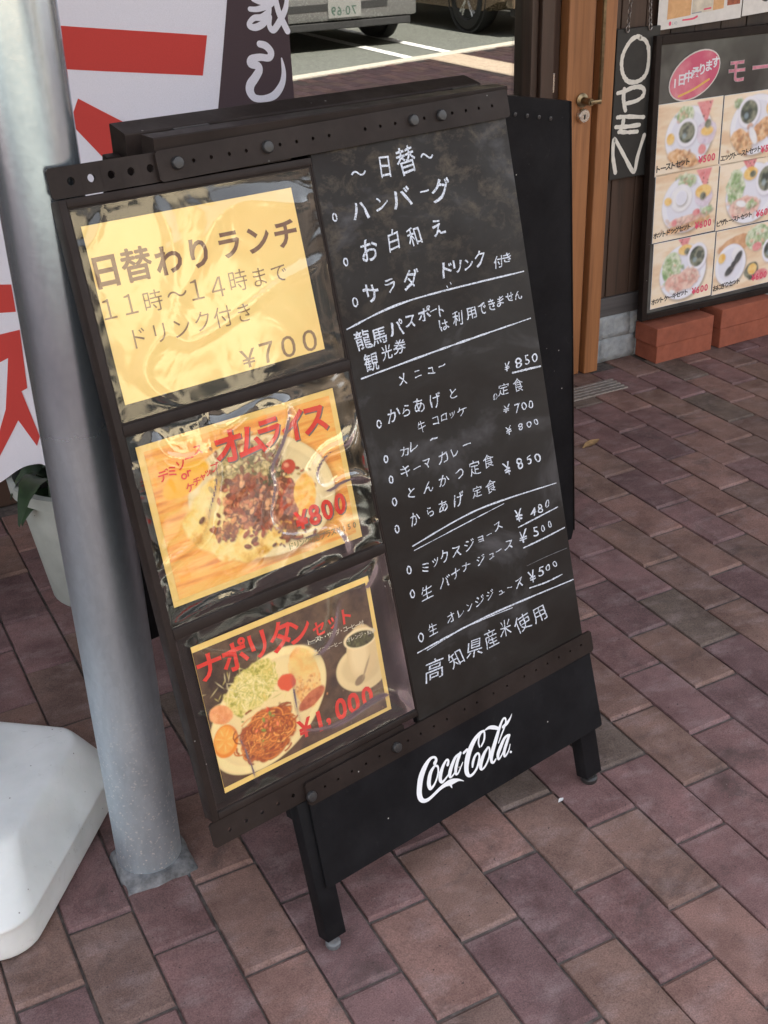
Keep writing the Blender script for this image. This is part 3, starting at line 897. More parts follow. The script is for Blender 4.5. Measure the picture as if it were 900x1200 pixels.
# neighbouring building past the alley, and the buildings over the road
nb_ = thing('neighbour_shop_building', 'tan rendered two storey shop past the narrow alley on the right', 'building', (6, WY, 0))
mb = MB()
mb.box((4.85, WY, 0), (16, 9, H))
mb.build('wall', M['tan_wall'], nb_)
mb = MB()
mb.prism([(4.85, 9.3), (4.85, 1.03), (13.9, -1.34), (16.2, -1.34), (16.2, 9.3)], H + .001, H + .12)
mb.build('roof', M['roof'], nb_)
for k, (a, b, h, m_, lab) in enumerate([(-26, -6.2, 6.5, 'tan_wall', 'tan rendered building across the street, leftmost of the row'),
                                        (-5.8, 1.5, 5.6, 'tan_wall', 'low tan building across the street facing the cafe window'),
                                        (1.8, 7.8, 6.4, 'brown_wall', 'brown rendered building across the street beside the low tan one'),
                                        (8.2, 13.2, 7.0, 'grey_wall', 'grey building across the street left of the narrow white one'),
                                        (13.5, 17.6, 8.0, 'white_wall', 'narrow tall white building across the street'),
                                        (17.9, 32, 7.0, 'brown_wall', 'long brown building across the street right of the narrow white one'),
                                        (33, 70, 7.5, 'grey_wall', 'long grey building across the street at the far right end')]):
    bb = thing('street_building', lab, 'building', ((a + b) / 2, -20, 0))
    mb = MB()
    mb.box((a, -28, 0), (b, -20, h))
    mb.build('wall', M[m_], bb)
    mb = MB()
    mb.box((a - .2, -28.2, h + .002), (b + .2, -19.7, h + .25))
    mb.build('roof', M['roof'], bb)
    xw = a + 1.0
    while xw < b - 1.8:
        for zz in (.9, 3.6):
            if zz + 1.6 < h:
                w_ = MB()
                w_.box((xw, -19.99, zz), (xw + 1.3, -19.94, zz + 1.5))
                f_ = w_.build('window', M['jamb_wood'], bb)
                w_ = MB()
                w_.box((xw + .07, -19.935, zz + .07), (xw + 1.23, -19.93, zz + 1.43))
                w_.build('pane', M['car_glass'], bb)
        xw += 2.4

# ------------------------------------------------------------------ printed photographs, painted point by point on the sheet
class Print:
    """a flat print: colours computed for every point of a fine grid, coordinates in millimetres, y downwards"""
    def __init__(s, w, h, step, seed):
        s.w, s.h, s.step = w, h, step
        s.nx, s.ny = int(round(w / step)) + 1, int(round(h / step)) + 1
        s.X, s.Y = np.meshgrid(np.linspace(0, w, s.nx), np.linspace(0, h, s.ny))
        s.C = np.zeros((s.ny, s.nx, 3))
        s.r = np.random.RandomState(seed)
    def noise(s, cell, octv=4, ax=1.0, ay=1.0, gain=.55):
        out, amp, tot = np.zeros((s.ny, s.nx)), 1.0, 0.0
        for o_ in range(octv):
            cx, cy = cell * ax / 2 ** o_, cell * ay / 2 ** o_
            gx, gy = int(s.w / cx) + 3, int(s.h / cy) + 3
            g = s.r.rand(gy, gx)
            fx, fy = s.X / cx, s.Y / cy
            ix, iy = np.minimum(fx.astype(int), gx - 2), np.minimum(fy.astype(int), gy - 2)
            tx, ty = fx - ix, fy - iy
            tx, ty = tx * tx * (3 - 2 * tx), ty * ty * (3 - 2 * ty)
            v = (g[iy, ix] * (1 - tx) + g[iy, ix + 1] * tx) * (1 - ty) + (g[iy + 1, ix] * (1 - tx) + g[iy + 1, ix + 1] * tx) * ty
            out += v * amp
            tot += amp
            amp *= gain
        return out / tot
    def ell(s, cx, cy, rx, ry, rot=0.0, soft=1.0, rag=0.0, cell=12):
        c, sn = math.cos(rot), math.sin(rot)
        x, y = s.X - cx, s.Y - cy
        u, v = (x * c + y * sn) / rx, (-x * sn + y * c) / ry
        d = np.sqrt(u * u + v * v)
        if rag:
            d = d + (s.noise(cell, 3) - .5) * rag * 2
        k_ = min(rx, ry)
        return np.clip((1 - d) * k_ / soft + .5, 0, 1)
    def put(s, m, col, a=1.0):
        m = (m * a)[..., None]
        col = np.asarray(col, float)
        s.C = s.C * (1 - m) + col * m
    def tex(s, cols, cell, octv=4, ax=1.0, ay=1.0, gain=.6):
        n = s.noise(cell, octv, ax, ay, gain)
        n = np.clip((n - .28) / .44, 0, 1) * (len(cols) - 1)
        i = np.minimum(n.astype(int), len(cols) - 2)
        t = (n - i)[..., None]
        cc = np.asarray(cols, float)
        return cc[i] * (1 - t) + cc[i + 1] * t
    def dab(s, cx, cy, rx, ry, rot, col, soft=.8, a=1.0):
        R_ = max(rx, ry) + soft + 1
        i0, i1 = max(0, int((cx - R_) / s.step)), min(s.nx, int((cx + R_) / s.step) + 2)
        j0, j1 = max(0, int((cy - R_) / s.step)), min(s.ny, int((cy + R_) / s.step) + 2)
        if i0 >= i1 or j0 >= j1:
            return
        x, y = s.X[j0:j1, i0:i1] - cx, s.Y[j0:j1, i0:i1] - cy
        c, sn = math.cos(rot), math.sin(rot)
        d = np.sqrt(((x * c + y * sn) / rx) ** 2 + ((-x * sn + y * c) / ry) ** 2)
        m = (np.clip((1 - d) * min(rx, ry) / soft + .5, 0, 1) * a)[..., None]
        s.C[j0:j1, i0:i1] = s.C[j0:j1, i0:i1] * (1 - m) + np.asarray(col, float) * m
    def scatter(s, n, cx, cy, sx, sy, size, cols, elong=1.8, soft=.8, a=1.0):
        for _ in range(n):
            x, y = cx + s.r.randn() * sx, cy + s.r.randn() * sy
            r1 = size * s.r.uniform(.5, 1.3)
            c = np.asarray(cols[s.r.randint(len(cols))]) * s.r.uniform(.75, 1.2)
            an = s.r.uniform(0, PI)
            s.dab(x + r1 * .25, y + r1 * .35, r1 * 1.05, r1 * 1.05 / elong, an, (.06, .03, .02), soft, .35 * a)
            s.dab(x, y, r1, r1 / elong, an, c, soft, a)
            s.dab(x - r1 * .2, y - r1 * .2, r1 * .35, r1 * .25, an, np.minimum(1, c * 1.5 + .05), soft, .5 * a)
    def strand(s, cx, cy, rad, flat, col, w, a=1.0):
        th, dth = s.r.uniform(0, 2 * PI), s.r.uniform(.06, .12) * (1 if s.r.rand() < .5 else -1)
        rr = rad * s.r.uniform(.5, 1.1)
        n = s.r.randint(10, 26)
        for q in range(n):
            rr += s.r.uniform(-.25, .25)
            x, y = cx + rr * math.cos(th), cy + rr * flat * math.sin(th)
            s.dab(x + .4, y + .7, w * 1.2, w * 1.2, 0, (.16, .035, .01), .6, .35 * a)
            s.dab(x, y, w, w, 0, col, .6, a)
            th += dth
    def blur(s, n=1):
        for _ in range(n):
            P_ = np.pad(s.C, ((1, 1), (1, 1), (0, 0)), 'edge')
            s.C = (P_[:-2, 1:-1] + P_[2:, 1:-1] + P_[1:-1, :-2] + P_[1:-1, 2:] + 2 * P_[1:-1, 1:-1]) / 6
    def warm(s):
        """tints the print golden, imitating warm glare on the posters"""
        s.C = np.clip(s.C * np.array([1.12, .97, .66]) + np.array([.012, .004, 0]), 0, .95)
        return s
    def build(s, name, frame, corners, w, parent, rough=.6):
        """corners: TL, TR, BR, BL in frame units (m)"""
        a, b, c, d = [np.array(p, float) for p in corners]
        U_, V_ = np.meshgrid(np.linspace(0, 1, s.nx), np.linspace(0, 1, s.ny))
        U_, V_ = U_[..., None], V_[..., None]
        P_ = (a * (1 - U_) + b * U_) * (1 - V_) + (d * (1 - U_) + c * U_) * V_
        O, U, V, N = [np.array(q) for q in frame]
        off = np.array(parent.matrix_basis.translation) if parent.type == 'EMPTY' else np.array(parent['_off'])
        W3 = O + P_[..., :1] * U + P_[..., 1:] * V + N * w - off
        me = bpy.data.meshes.new(name)
        ny, nx = s.ny, s.nx
        idx = np.arange(ny * nx).reshape(ny, nx)
        q = np.stack([idx[:-1, :-1], idx[1:, :-1], idx[1:, 1:], idx[:-1, 1:]], -1).reshape(-1, 4)
        nf = len(q)
        me.vertices.add(ny * nx)
        me.vertices.foreach_set('co', W3.reshape(-1).astype(np.float32))
        me.loops.add(nf * 4)
        me.loops.foreach_set('vertex_index', q.reshape(-1).astype(np.int32))
        me.polygons.add(nf)
        me.polygons.foreach_set('loop_start', (np.arange(nf) * 4).astype(np.int32))
        me.polygons.foreach_set('loop_total', np.full(nf, 4, np.int32))
        me.update(calc_edges=True)
        at = me.color_attributes.new('print', 'FLOAT_COLOR', 'POINT')
        cc = np.concatenate([np.clip(s.C, 0, .95), np.ones((ny, nx, 1))], -1)
        at.data.foreach_set('color', cc.reshape(-1).astype(np.float32))
        if 'print_ink' not in M:
            k = NT('print_ink')
            vc = k.n('ShaderNodeVertexColor')
            vc.layer_name = 'print'
            gr = k.noise(900, 2)
            k.setv('Base Color', k.mix(.5, vc.outputs[0], k.ramp(gr, [(.3, g3(.9)), (.7, g3(1.05))]), 'MULTIPLY'))
            k.setv('Roughness', rough)
            M['print_ink'] = k.m
        me.materials.append(M['print_ink'])
        o = bpy.data.objects.new(name, me)
        COL.objects.link(o)
        o.parent = parent
        o['_off'] = tuple(off)
        return o

CREAM, DARKR = (.80, .74, .55), (.20, .045, .02)
def paint_plate(P, cx, cy, rx, ry, rot=0.0, base=(.76, .70, .54), rim=.86, shade=(.50, .42, .28)):
    P.put(P.ell(cx + 3, cy + 5, rx * 1.02, ry * 1.03, rot, 9), (.10, .05, .02), .55)
    P.put(P.ell(cx, cy, rx, ry, rot, 1.2), base)
    P.put(P.ell(cx, cy, rx * .97, ry * .97, rot, 1.5), np.minimum(1, np.array(base) * 1.10))
    P.put(P.ell(cx, cy, rx * rim, ry * rim, rot, 3), shade, .35)
    P.put(P.ell(cx + 1, cy + 1, rx * (rim - .03), ry * (rim - .03), rot, 6), base)

def print_omelette():
    P = Print(282, 197, .85, 3)
    g_ = P.tex([(.66, .26, .05), (.84, .42, .10), (.90, .56, .18), (.80, .36, .08)], 16, 5, 5.0, .45)
    P.C[:] = g_
    P.put(np.clip((60 - P.Y) / 70, 0, 1), (.92, .52, .16), .4)
    paint_plate(P, 152, 104, 112, 82, .25, (.74, .68, .50))
    P.put(P.ell(120, 118, 88, 62, .1, 3, .10, 30), P.tex([(.62, .36, .07), (.86, .66, .24), (.90, .78, .42), (.80, .52, .14)], 22, 5))
    P.put(P.ell(84, 96, 30, 20, .3, 9, .2, 14), (.93, .86, .62), .55)
    P.put(P.ell(138, 54, 52, 30, .15, 3, .28, 12), P.tex([(.10, .08, .03), (.34, .30, .13), (.62, .54, .32), (.22, .17, .08), (.50, .44, .22)], 9, 5))
    P.scatter(170, 138, 56, 24, 13, 4.2, [(.55, .48, .28), (.16, .15, .05), (.66, .60, .40), (.30, .26, .12), (.24, .10, .05)])
    P.put(P.ell(150, 108, 60, 38, .35, 3, .34, 16), P.tex([(.14, .035, .015), (.30, .08, .035), (.46, .17, .08), (.20, .06, .03), (.38, .12, .06)], 12, 5))
    P.scatter(330, 148, 112, 27, 19, 5.2, [(.34, .08, .04), (.17, .045, .02), (.50, .20, .12), (.62, .34, .20), (.26, .06, .03), (.12, .04, .02)])
    P.scatter(60, 84, 132, 11, 6, 4.4, [(.34, .12, .05), (.20, .06, .03), (.56, .28, .14)])
    P.scatter(50, 186, 160, 14, 7, 5.0, [(.14, .05, .03), (.26, .09, .05)])
    P.put(P.ell(214, 118, 18, 26, .2, 2, .10, 10), P.tex([(.78, .40, .06), (.90, .62, .18), (.84, .50, .10)], 12))
    P.scatter(16, 200, 84, 12, 4, 3.2, [(.80, .72, .50), (.36, .26, .10)])
    P.put(P.ell(197, 76, 11, 10, 0, 1.4), (.50, .05, .03))
    P.put(P.ell(194, 73, 4, 3, .4, 2.5), (.90, .46, .36), .8)
    P.scatter(22, 172, 84, 9, 6, 3.6, [(.05, .05, .02), (.09, .09, .03)])
    # the yellow flash behind the small words
    P.put(P.ell(47, 50, 36, 17, -.33, 2, .06, 14), (.86, .50, .05))
    P.blur(1)
    return P

def print_spaghetti():
    P = Print(282, 195, .85, 5)
    P.C[:] = P.tex([(.022, .013, .010), (.060, .038, .027), (.10, .066, .046), (.04, .025, .018)], 30, 6)
    P.put(P.ell(246, 168, 52, 24, -.2, 14, .2), (.16, .115, .09), .7)
    P.scatter(120, 246, 168, 30, 14, 1.4, [(.20, .15, .12), (.05, .035, .03)], 1.2, .6, .6)
    paint_plate(P, 92, 118, 104, 70, -.42, (.80, .70, .46))
    P.put(P.ell(252, 120, 46, 34, .2, 1.6), (.78, .68, .48))
    P.put(P.ell(250, 118, 34, 24, .2, 5), (.62, .51, .35), .6)
    P.put(P.ell(72, 78, 44, 30, -.35, 3, .24, 12), P.tex([(.30, .32, .06), (.62, .58, .18), (.80, .74, .38), (.48, .48, .12), (.72, .62, .24)], 8, 5))
    for _ in range(260):
        P.dab(72 + P.r.randn() * 20, 78 + P.r.randn() * 13, P.r.uniform(3, 8), .55, P.r.uniform(0, PI), [(.86, .82, .52), (.40, .42, .10), (.70, .66, .26), (.90, .86, .66)][P.r.randint(4)], .6, .8)
    P.put(P.ell(156, 96, 24, 46, -.10, 1.6, .05, 10), P.tex([(.74, .36, .12), (.86, .56, .24), (.92, .68, .36), (.80, .46, .18)], 14, 5))
    P.put(P.ell(158, 74, 20, 22, -.1, 8, .1), (.93, .66, .28), .6)
    P.scatter(60, 158, 112, 12, 11, 2.2, [(.86, .56, .30), (.62, .28, .12)], 1.4, .8, .6)
    P.put(P.ell(160, 130, 25, 10, -.35, 1.6, .06, 9), P.tex([(.40, .10, .05), (.56, .18, .10), (.46, .13, .07)], 10))
    P.put(P.ell(126, 92, 15, 12, .3, 2, .15, 9), (.66, .10, .05))
    P.put(P.ell(20, 96, 18, 13, .5, 1.6, .10, 9), P.tex([(.72, .28, .12), (.86, .46, .26)], 8))
    P.put(P.ell(18, 134, 19, 23, .25, 1.4, .03), (.76, .26, .03))
    P.put(P.ell(17, 132, 16, 19, .25, 2), P.tex([(.90, .46, .12), (.84, .36, .07)], 8))
    for q in range(7):
        a = q * PI / 3.5
        P.dab(17 + 9 * math.cos(a), 132 + 11 * math.sin(a), 5, 1, a, (.94, .64, .26), .8, .7)
    P.put(P.ell(82, 150, 47, 36, -.15, 2.5, .16, 14), P.tex([(.20, .04, .012), (.40, .10, .025), (.56, .17, .04)], 9, 4))
    cols = [(.74, .28, .07), (.58, .17, .035), (.84, .40, .12), (.44, .10, .02), (.66, .22, .05), (.30, .06, .015)]
    for q in range(430):
        cx, cy = 82 + P.r.randn() * 15, 150 + P.r.randn() * 10
        P.strand(cx, cy, P.r.uniform(7, 26), P.r.uniform(.45, .8), cols[P.r.randint(6)], P.r.uniform(.75, 1.25))
    P.scatter(16, 82, 140, 16, 10, 3.4, [(.60, .08, .04), (.20, .30, .06), (.70, .20, .10)])
    # cup with coffee and spoon
    P.put(P.ell(256, 96, 27, 40, .12, 1.6), (.70, .58, .40))
    P.put(P.ell(250, 98, 15, 32, .12, 9), (.86, .76, .58), .8)
    P.put(P.ell(257, 76, 29, 15, .12, 1.2), (.84, .76, .60))
    P.put(P.ell(257, 77, 25, 11.5, .12, 1.0), P.tex([(.015, .018, .008), (.07, .09, .035), (.03, .04, .015), (.12, .14, .07)], 7, 4))
    P.put(P.ell(244, 136, 10, 6, -.4, 1.4), (.26, .20, .15))
    P.put(P.ell(258, 122, 17, 1.8, -1.0, 1.2), (.40, .32, .24))
    P.blur(1)
    return P

# breakfast cards: list of (kind, x, y, rx, ry, rot) in fractions of the card
CARD_T = {
    'plate': None,
    'salad': [(.22, .38, .14), (.52, .62, .38), (.78, .82, .66), (.40, .55, .28)],
    'bread': [(.50, .20, .08), (.78, .44, .20), (.88, .62, .38), (.64, .30, .12)],
    'ham': [(.72, .34, .28), (.84, .56, .48), (.88, .66, .56)],
    'melon': [(.70, .16, .18), (.82, .34, .34), (.78, .24, .26)],
    'yolk': [(.86, .48, .08), (.92, .66, .26), (.88, .54, .12)],
    'yog': [(.60, .50, .66), (.80, .72, .84), (.72, .60, .72)],
    'coffee': [(.02, .03, .02), (.14, .16, .10), (.30, .30, .22), (.06, .07, .05)],
    'nori': [(.015, .015, .02), (.06, .06, .06)],
    'wood': [(.62, .30, .14), (.78, .48, .26)],
    'white': [(.84, .84, .90), (.92, .92, .95)],
}
def print_card(items, seed):
    P = Print(242, 203, 2.0, seed)
    P.C[:] = P.tex([(.80, .56, .36), (.88, .70, .50), (.93, .80, .64), (.90, .74, .54)], 60, 5, 2.4, .7)
    for kind, x, y, rx, ry, rot in items:
        x, y, rx, ry = x * 242, y * 203, rx * 242, ry * 203
        if kind == 'plate':
            paint_plate(P, x, y, rx, ry, rot, (.80, .81, .92), .80, (.62, .62, .76))
        elif kind == 'cup':
            P.put(P.ell(x + 3, y + 5, rx * 1.3, ry * 1.35, 0, 10), (.40, .36, .46), .5)
            P.put(P.ell(x, y, rx * 1.28, ry * 1.34, 0, 2), (.86, .86, .95))
            P.put(P.ell(x, y, rx, ry, 0, 3), P.tex(CARD_T['coffee'], 30, 3))
            P.put(P.ell(x - rx * .3, y + ry * .3, rx * .25, ry * .25, 0, 6), (.40, .55, .66), .5)
        elif kind == 'slice':
            t_ = np.clip((y + ry - P.Y) / (2 * ry), 0, 1)
            m = np.clip((rx * t_ * 1.0 - np.abs(P.X - x - (P.Y - y) * .15)) / 3 + .5, 0, 1) * (P.Y < y + ry) * (P.Y > y - ry)
            P.put(m, P.tex(CARD_T['melon'], 20, 3))
            P.scatter(5, x, y - ry * .2, rx * .3, ry * .3, 3, [(.20, .03, .04)])
        else:
            P.put(P.ell(x + 2, y + 4, rx, ry, rot, 8), (.36, .26, .24), .40)
            P.put(P.ell(x, y, rx, ry, rot, 3, .18 if kind not in ('yolk', 'nori', 'white') else .05, 26), P.tex(CARD_T[kind], 22, 4))
            if kind in ('salad', 'bread', 'ham'):
                P.scatter(26, x, y, rx * .45, ry * .45, 8, CARD_T[kind] if kind != 'salad' else CARD_T[kind] + [(.86, .50, .36)], 1.6, 3, .6)
    P.blur(2)
    P.C = P.C * .93 + .05
    return P

# ------------------------------------------------------------------ the folding menu sign
SO = Vector((-0.61406728, 0.21469728, 1.02256437))
SU = Vector((0.98138969, 0.19139795, -0.01552759)).normalized()
SV = Vector((0.03490647, -0.25732641, -0.96569387)).normalized()
SN = Vector((0.18882749, -0.94718, 0.25921851)).normalized()
SF = (SO, SU, SV, SN)
SB = Vector((-SU.y, SU.x, 0)).normalized()       # level, away from the viewer

sign = thing('folding_menu_sign', 'black folding pavement sign with chalk menu, three poster trays and white script logo', 'signboard', (-.2, .1, 0))
def plate(name, mat, parent, u0, u1, v0, v1, w0, w1, holes=(), hr=.0035, cell=.011, corner=0.0):
    """flat bar with real round holes on its centre line"""
    mb = MB(SF)
    vm = (v0 + v1) / 2
    xs_ = sorted(holes)
    cur = u0
    hc = min(cell, (v1 - v0) / 2 - .002)
    for h in xs_:
        mb.box((cur, vm - hc, w0), (h[0] - hc, vm + hc, w1))
        n = 16
        for z in (0,):
            vs, fs = [], []
            for i in range(n):
                a = 2 * PI * (i + .5) / n
                ca, sa = math.cos(a), math.sin(a)
                s_ = hc / max(abs(ca), abs(sa))
                for ww in (w0, w1):
                    vs.append((h[0] + hr * ca, h[1] + hr * sa, ww))
                    vs.append((h[0] + s_ * ca, vm + s_ * sa, ww))
            for i in range(n):
                a, b = 4 * i, 4 * ((i + 1) % n)
                fs += [(a + 2, a + 3, b + 3, b + 2), (a, b, b + 1, a + 1), (a, a + 2, b + 2, b)]
            mb.add(vs, fs)
            c4 = [(h[0] + sx * hc, vm + sy * hc) for sx, sy in ((1, 1), (-1, 1), (-1, -1), (1, -1))]
            for q in range(4):      # square the cell corners
                i = 2 + 4 * q - 1
                a0, a1 = 2 * PI * (i + .5) / n, 2 * PI * (i + 1.5) / n
                p = []
                for a in (a0, a1):
                    ca, sa = math.cos(a), math.sin(a)
                    s_ = hc / max(abs(ca), abs(sa))
                    p.append((h[0] + s_ * ca, vm + s_ * sa))
                mb.prism([p[0], c4[q], p[1]], w0, w1)
        cur = h[0] + hc
    mb.box((cur, vm - hc, w0), (u1, vm + hc, w1))
    c = corner
    mb.prism([(u0 + c, v0), (u1 - c, v0), (u1, v0 + c), (u1, vm - hc), (u0, vm - hc), (u0, v0 + c)], w0, w1)
    mb.prism([(u0, vm + hc), (u1, vm + hc), (u1, v1 - c), (u1 - c, v1), (u0 + c, v1), (u0, v1 - c)], w0, w1)
    return mb.build(name, mat, parent)

BP = M['black_plastic']
# --- extension frame on the left with its three trays
fr_ = MB(SF)
FV0, FV1 = -.034, .768
bars = [(.2325, .2455), (.497, .5115)]
inner = [(-.024, .2325), (.2455, .497), (.5115, .758)]
fr_.box((-.026, FV0, -.022), (-.0165, FV1, .0020), .0012)
fr_.box((.3265, FV0, -.022), (.3345, FV1, -.0008), .0008)
fr_.box((-.0164, FV0, -.022), (.3264, inner[0][0], .0018), .0012)
for a, b in bars:
    fr_.box((-.0164, a, -.022), (.3264, b, .0014), .0012)
fr_.box((-.0164, inner[2][1], -.022), (.3264, FV1, .0018), .0012)
fr_.build('display_frame', BP, sign, smooth=True)
for a, b in inner:
    t_ = MB(SF)
    t_.box((-.016, a + .0002, -.0215), (.3262, b - .0002, -.016))
    t_.build('tray', M['tray'], sign)
    # a narrow inner lip round the tray
    l_ = MB(SF)
    for q in (((-.0162, a, -.0158), (-.0135, b, -.002)), ((.3235, a, -.0158), (.3262, b, -.002)), ((-.0134, a, -.0158), (.3234, a + .0025, -.002)), ((-.0134, b - .0025, -.0158), (.3234, b, -.002))):
        l_.box(*q)
    l_.build('tray_lip', BP, sign)
fh = [(-.0035 + .0255 * i, -.0527) for i in range(5)]
plate('slide_rail', BP, sign, -.030, .300, -.070, -.0355, -.005, -.0010, fh, .0048, .013, .003)
fh = [(-.0045 + .0258 * i, .7895) for i in range(5)]
plate('slide_rail', BP, sign, -.031, .300, .7695, .8055, -.005, -.0010, fh, .0030, .013, .003)
# --- main board
cb = MB(SF)
cb.box((.3285, -.055, -.006), (.6805, .790, .0), .0008)
slate = cb.build('chalkboard', M['slate'], sign, smooth=True)
bb = MB(SF)
bb.box((.335, -.036, -.026), (.6795, .790, -.0065), .001)
bb.build('board_back', M['black_board'], sign)
holes_t = [(.1548 + .0257 * i, -.0533 - .000016 * i) for i in range(20)]
holes_t = [(u, -.0533 - (u - .15) * .0163) for u in (.155, .180, .206, .231, .282, .308, .334, .360, .420, .446, .472, .524, .576, .602, .627, .653)]
RT0, RT1, RB0, RB1 = -.0715, -.0365, .7755, .8115
# the rails run a shade out of square with the frame, as they do in the photograph
def rail(u0, u1, v0a, v0b, v1a, v1b, holes, hr, name='rail'):
    mb = MB(SF)
    n = len(holes)
    w0, w1 = .0006, .0046
    us = [u0]
    hc = .0095
    for h in holes:
        us += [h[0] - hc, h[0] + hc]
    us.append(u1)
    t0 = lambda u: v0a + (v0b - v0a) * (u - u0) / (u1 - u0)
    t1 = lambda u: v1a + (v1b - v1a) * (u - u0) / (u1 - u0)
    for i in range(0, len(us), 2):
        a, b = us[i], us[i + 1]
        c = .0035 if i == 0 else 0
        d = .0035 if i == len(us) - 2 else 0
        pts = [(a + c, t0(a)), (b - d, t0(b))] + ([(b, t0(b) + d)] if d else []) + ([(b, t1(b) - d)] if d else []) + [(b - d, t1(b)), (a + c, t1(a))] + ([(a, t1(a) - c), (a, t0(a) + c)] if c else [])
        mb.prism(pts, w0, w1)
    for h in holes:
        a, b = h[0] - hc, h[0] + hc
        N_ = 16
        outer = []
        for i in range(N_):
            th = 2 * PI * i / N_ + PI / 4
            ca, sa = math.cos(th), math.sin(th)
            s_ = 1 / max(abs(ca), abs(sa))
            x_ = h[0] + hc * s_ * ca
            yy = s_ * sa
            y_ = h[1] + yy * ((t1(x_) - h[1]) if yy > 0 else (h[1] - t0(x_)))
            outer.append((x_, y_))
        vs, fs = [], []
        for i in range(N_):
            th = 2 * PI * i / N_ + PI / 4
            for ww in (w0, w1):
                vs.append((h[0] + hr * math.cos(th), h[1] + hr * math.sin(th), ww))
                vs.append((*outer[i], ww))
        for i in range(N_):
            p, q = 4 * i, 4 * ((i + 1) % N_)
            fs += [(p + 2, p + 3, q + 3, q + 2), (p, q, q + 1, p + 1), (p, p + 2, q + 2, q), (p + 1, q + 1, q + 3, p + 3)]
        mb.add(vs, fs)
    return mb.build(name, BP, sign)
rail(.1055, .686, -.0705, -.0815, -.0345, -.0425, holes_t, .0024)
hb = [(u, .7965) for u in (.147, .170, .1945, .220, .245, .2985, .323, .349, .375, .411, .4365, .472, .501, .5385)] + [(u, .7905) for u in (.565, .591, .6174, .6438, .6697)]
hb = [(u, .797 - (u - .147) * .012) for u, v in hb]
rail(.1165, .696, .7790, .7745, .8145, .8110, hb, .0020)
kn = MB(SF)
for (u, v) in ((.132, -.0535), (.262, -.0550), (.503, -.0588), (.554, -.0597), (.122, .8000), (.2763, .7955)):
    kn = MB(SF)
    kn.lathe((u, v, .0046), [(.0078, 0), (.0078, .0035), (.0066, .0052), (.003, .0058)], 20)
    kn.build('bolt_head', M['knob'], sign, smooth=True)
# lower panel with the script logo
lp = MB(SF)
lp.prism([(.1175, .8125), (.6875, .8125), (.6915, .944), (.6885, .9465), (.1185, .9465), (.1155, .944)], .0004, .0034)
lower = lp.build('base_panel', M['black_board'], sign)
lpb = MB(SF)
lpb.box((.118, .9435, -.012), (.690, .9465, .0002))
lpb.build('base_panel_fold', M['black_board'], sign)
lg = MB(SF)
for k_, st in enumerate(LOGO):
    lg.stroke([(a / 1e3, b / 1e3, c / 1e3) for a, b, c in st], .0038 + k_ * .00005, 5)
lg.build('logo', M['logo'], lower, fix=False)
# legs: square tube running up behind the board, adjustable feet
def leg(u0, u1, tex, fs_=1.0):
    mb = MB(SF)
    if u0 < .2:      # behind the trays, then stepping forward under the frame
        mb.box((u0, -.02, -.046), (u1, .79, -.0225), .0016)
        mb.box((u0, .8065, -.0262), (u1, 1.030, -.0015), .0016)
        mb.box((u0 + .003, .77, -.044), (u1 - .003, .84, -.0255))
    else:
        mb.box((u0, -.02, -.0262), (u1, 1.029, -.0015), .0016)
    lo = mb.build('leg', M['black_board'], sign, smooth=True)
    c = SO + SU * ((u0 + u1) / 2) + SV * 1.030 + SN * (-.0138)
    ft = MB()
    h = c.z
    ft.lathe((c.x, c.y, 0), [(.0125 * fs_, 0.0), (.0140 * fs_, .003), (.0140 * fs_, .009), (.0110 * fs_, .0115), (.0085, .012), (.0085, max(.018, h + .004))], 20)
    ft.build('foot', tex, lo, smooth=True)
leg(.1005, .1335, simple('clear_worn_foot', (.12, .13, .14), .4), .8)
leg(.6435, .6800, M['knob'])
# top: two tubes side by side where the leaves are hinged
def bar4(name, pts0, pts1, mat):
    n = len(pts0)
    mb = MB()
    mb.v = [Vector(p) for p in pts0] + [Vector(p) for p in pts1]
    mb.f = [tuple(range(n - 1, -1, -1)), tuple(range(n, 2 * n))] + [(i, (i + 1) % n, n + (i + 1) % n, n + i) for i in range(n)]
    return mb.build(name, mat, sign)
Z = Vector((0, 0, 1))
def top_pt(u, b, dz):
    return SO + SU * u + SV * (-.0775) + SB * b + Z * dz
def prof(u, q):
    return [top_pt(u, b, dz) for b, dz in q]
q1 = [(.0008, -.036), (.0008, .0065), (.002, .008), (.030, .0085), (.032, .0065), (.032, -.036)]
bar4('top_tube', prof(.110, q1), prof(.692, q1), BP)
q2 = [(.050, -.040), (.0485, .0065), (.050, .0085), (.085, .0165), (.0868, .0150), (.0868, -.040)]
bar4('top_tube', prof(.098, q2), prof(.684, q2), BP)
hg = MB()
for u in (.16, .62):
    a = top_pt(u, .0405, .001)
    hg.tube([a, a + SU * .05], .0075, 12)
hg.build('hinge', M['knob'], sign, smooth=True)
# rear leaf
t = R(14)
RV = (-Z * math.cos(t) + SB * math.sin(t)).normalized()
RN = SU.cross(RV).normalized()
if RN.dot(SB) < 0:
    RN = -RN
RF = (top_pt(0, .052, -.01), SU, RV, RN)
rl = MB(RF)
rl.box((.108, .0, .0), (.668, .865, .02), .002)
rl.build('rear_board', M['black_board'], sign)
for a, b in ((.098, .1075), (.6685, .680)):
    rl = MB(RF)
    rl.box((a, .0, .0), (b, .98, .026), .002)
    rl.build('rear_leg', BP, sign)
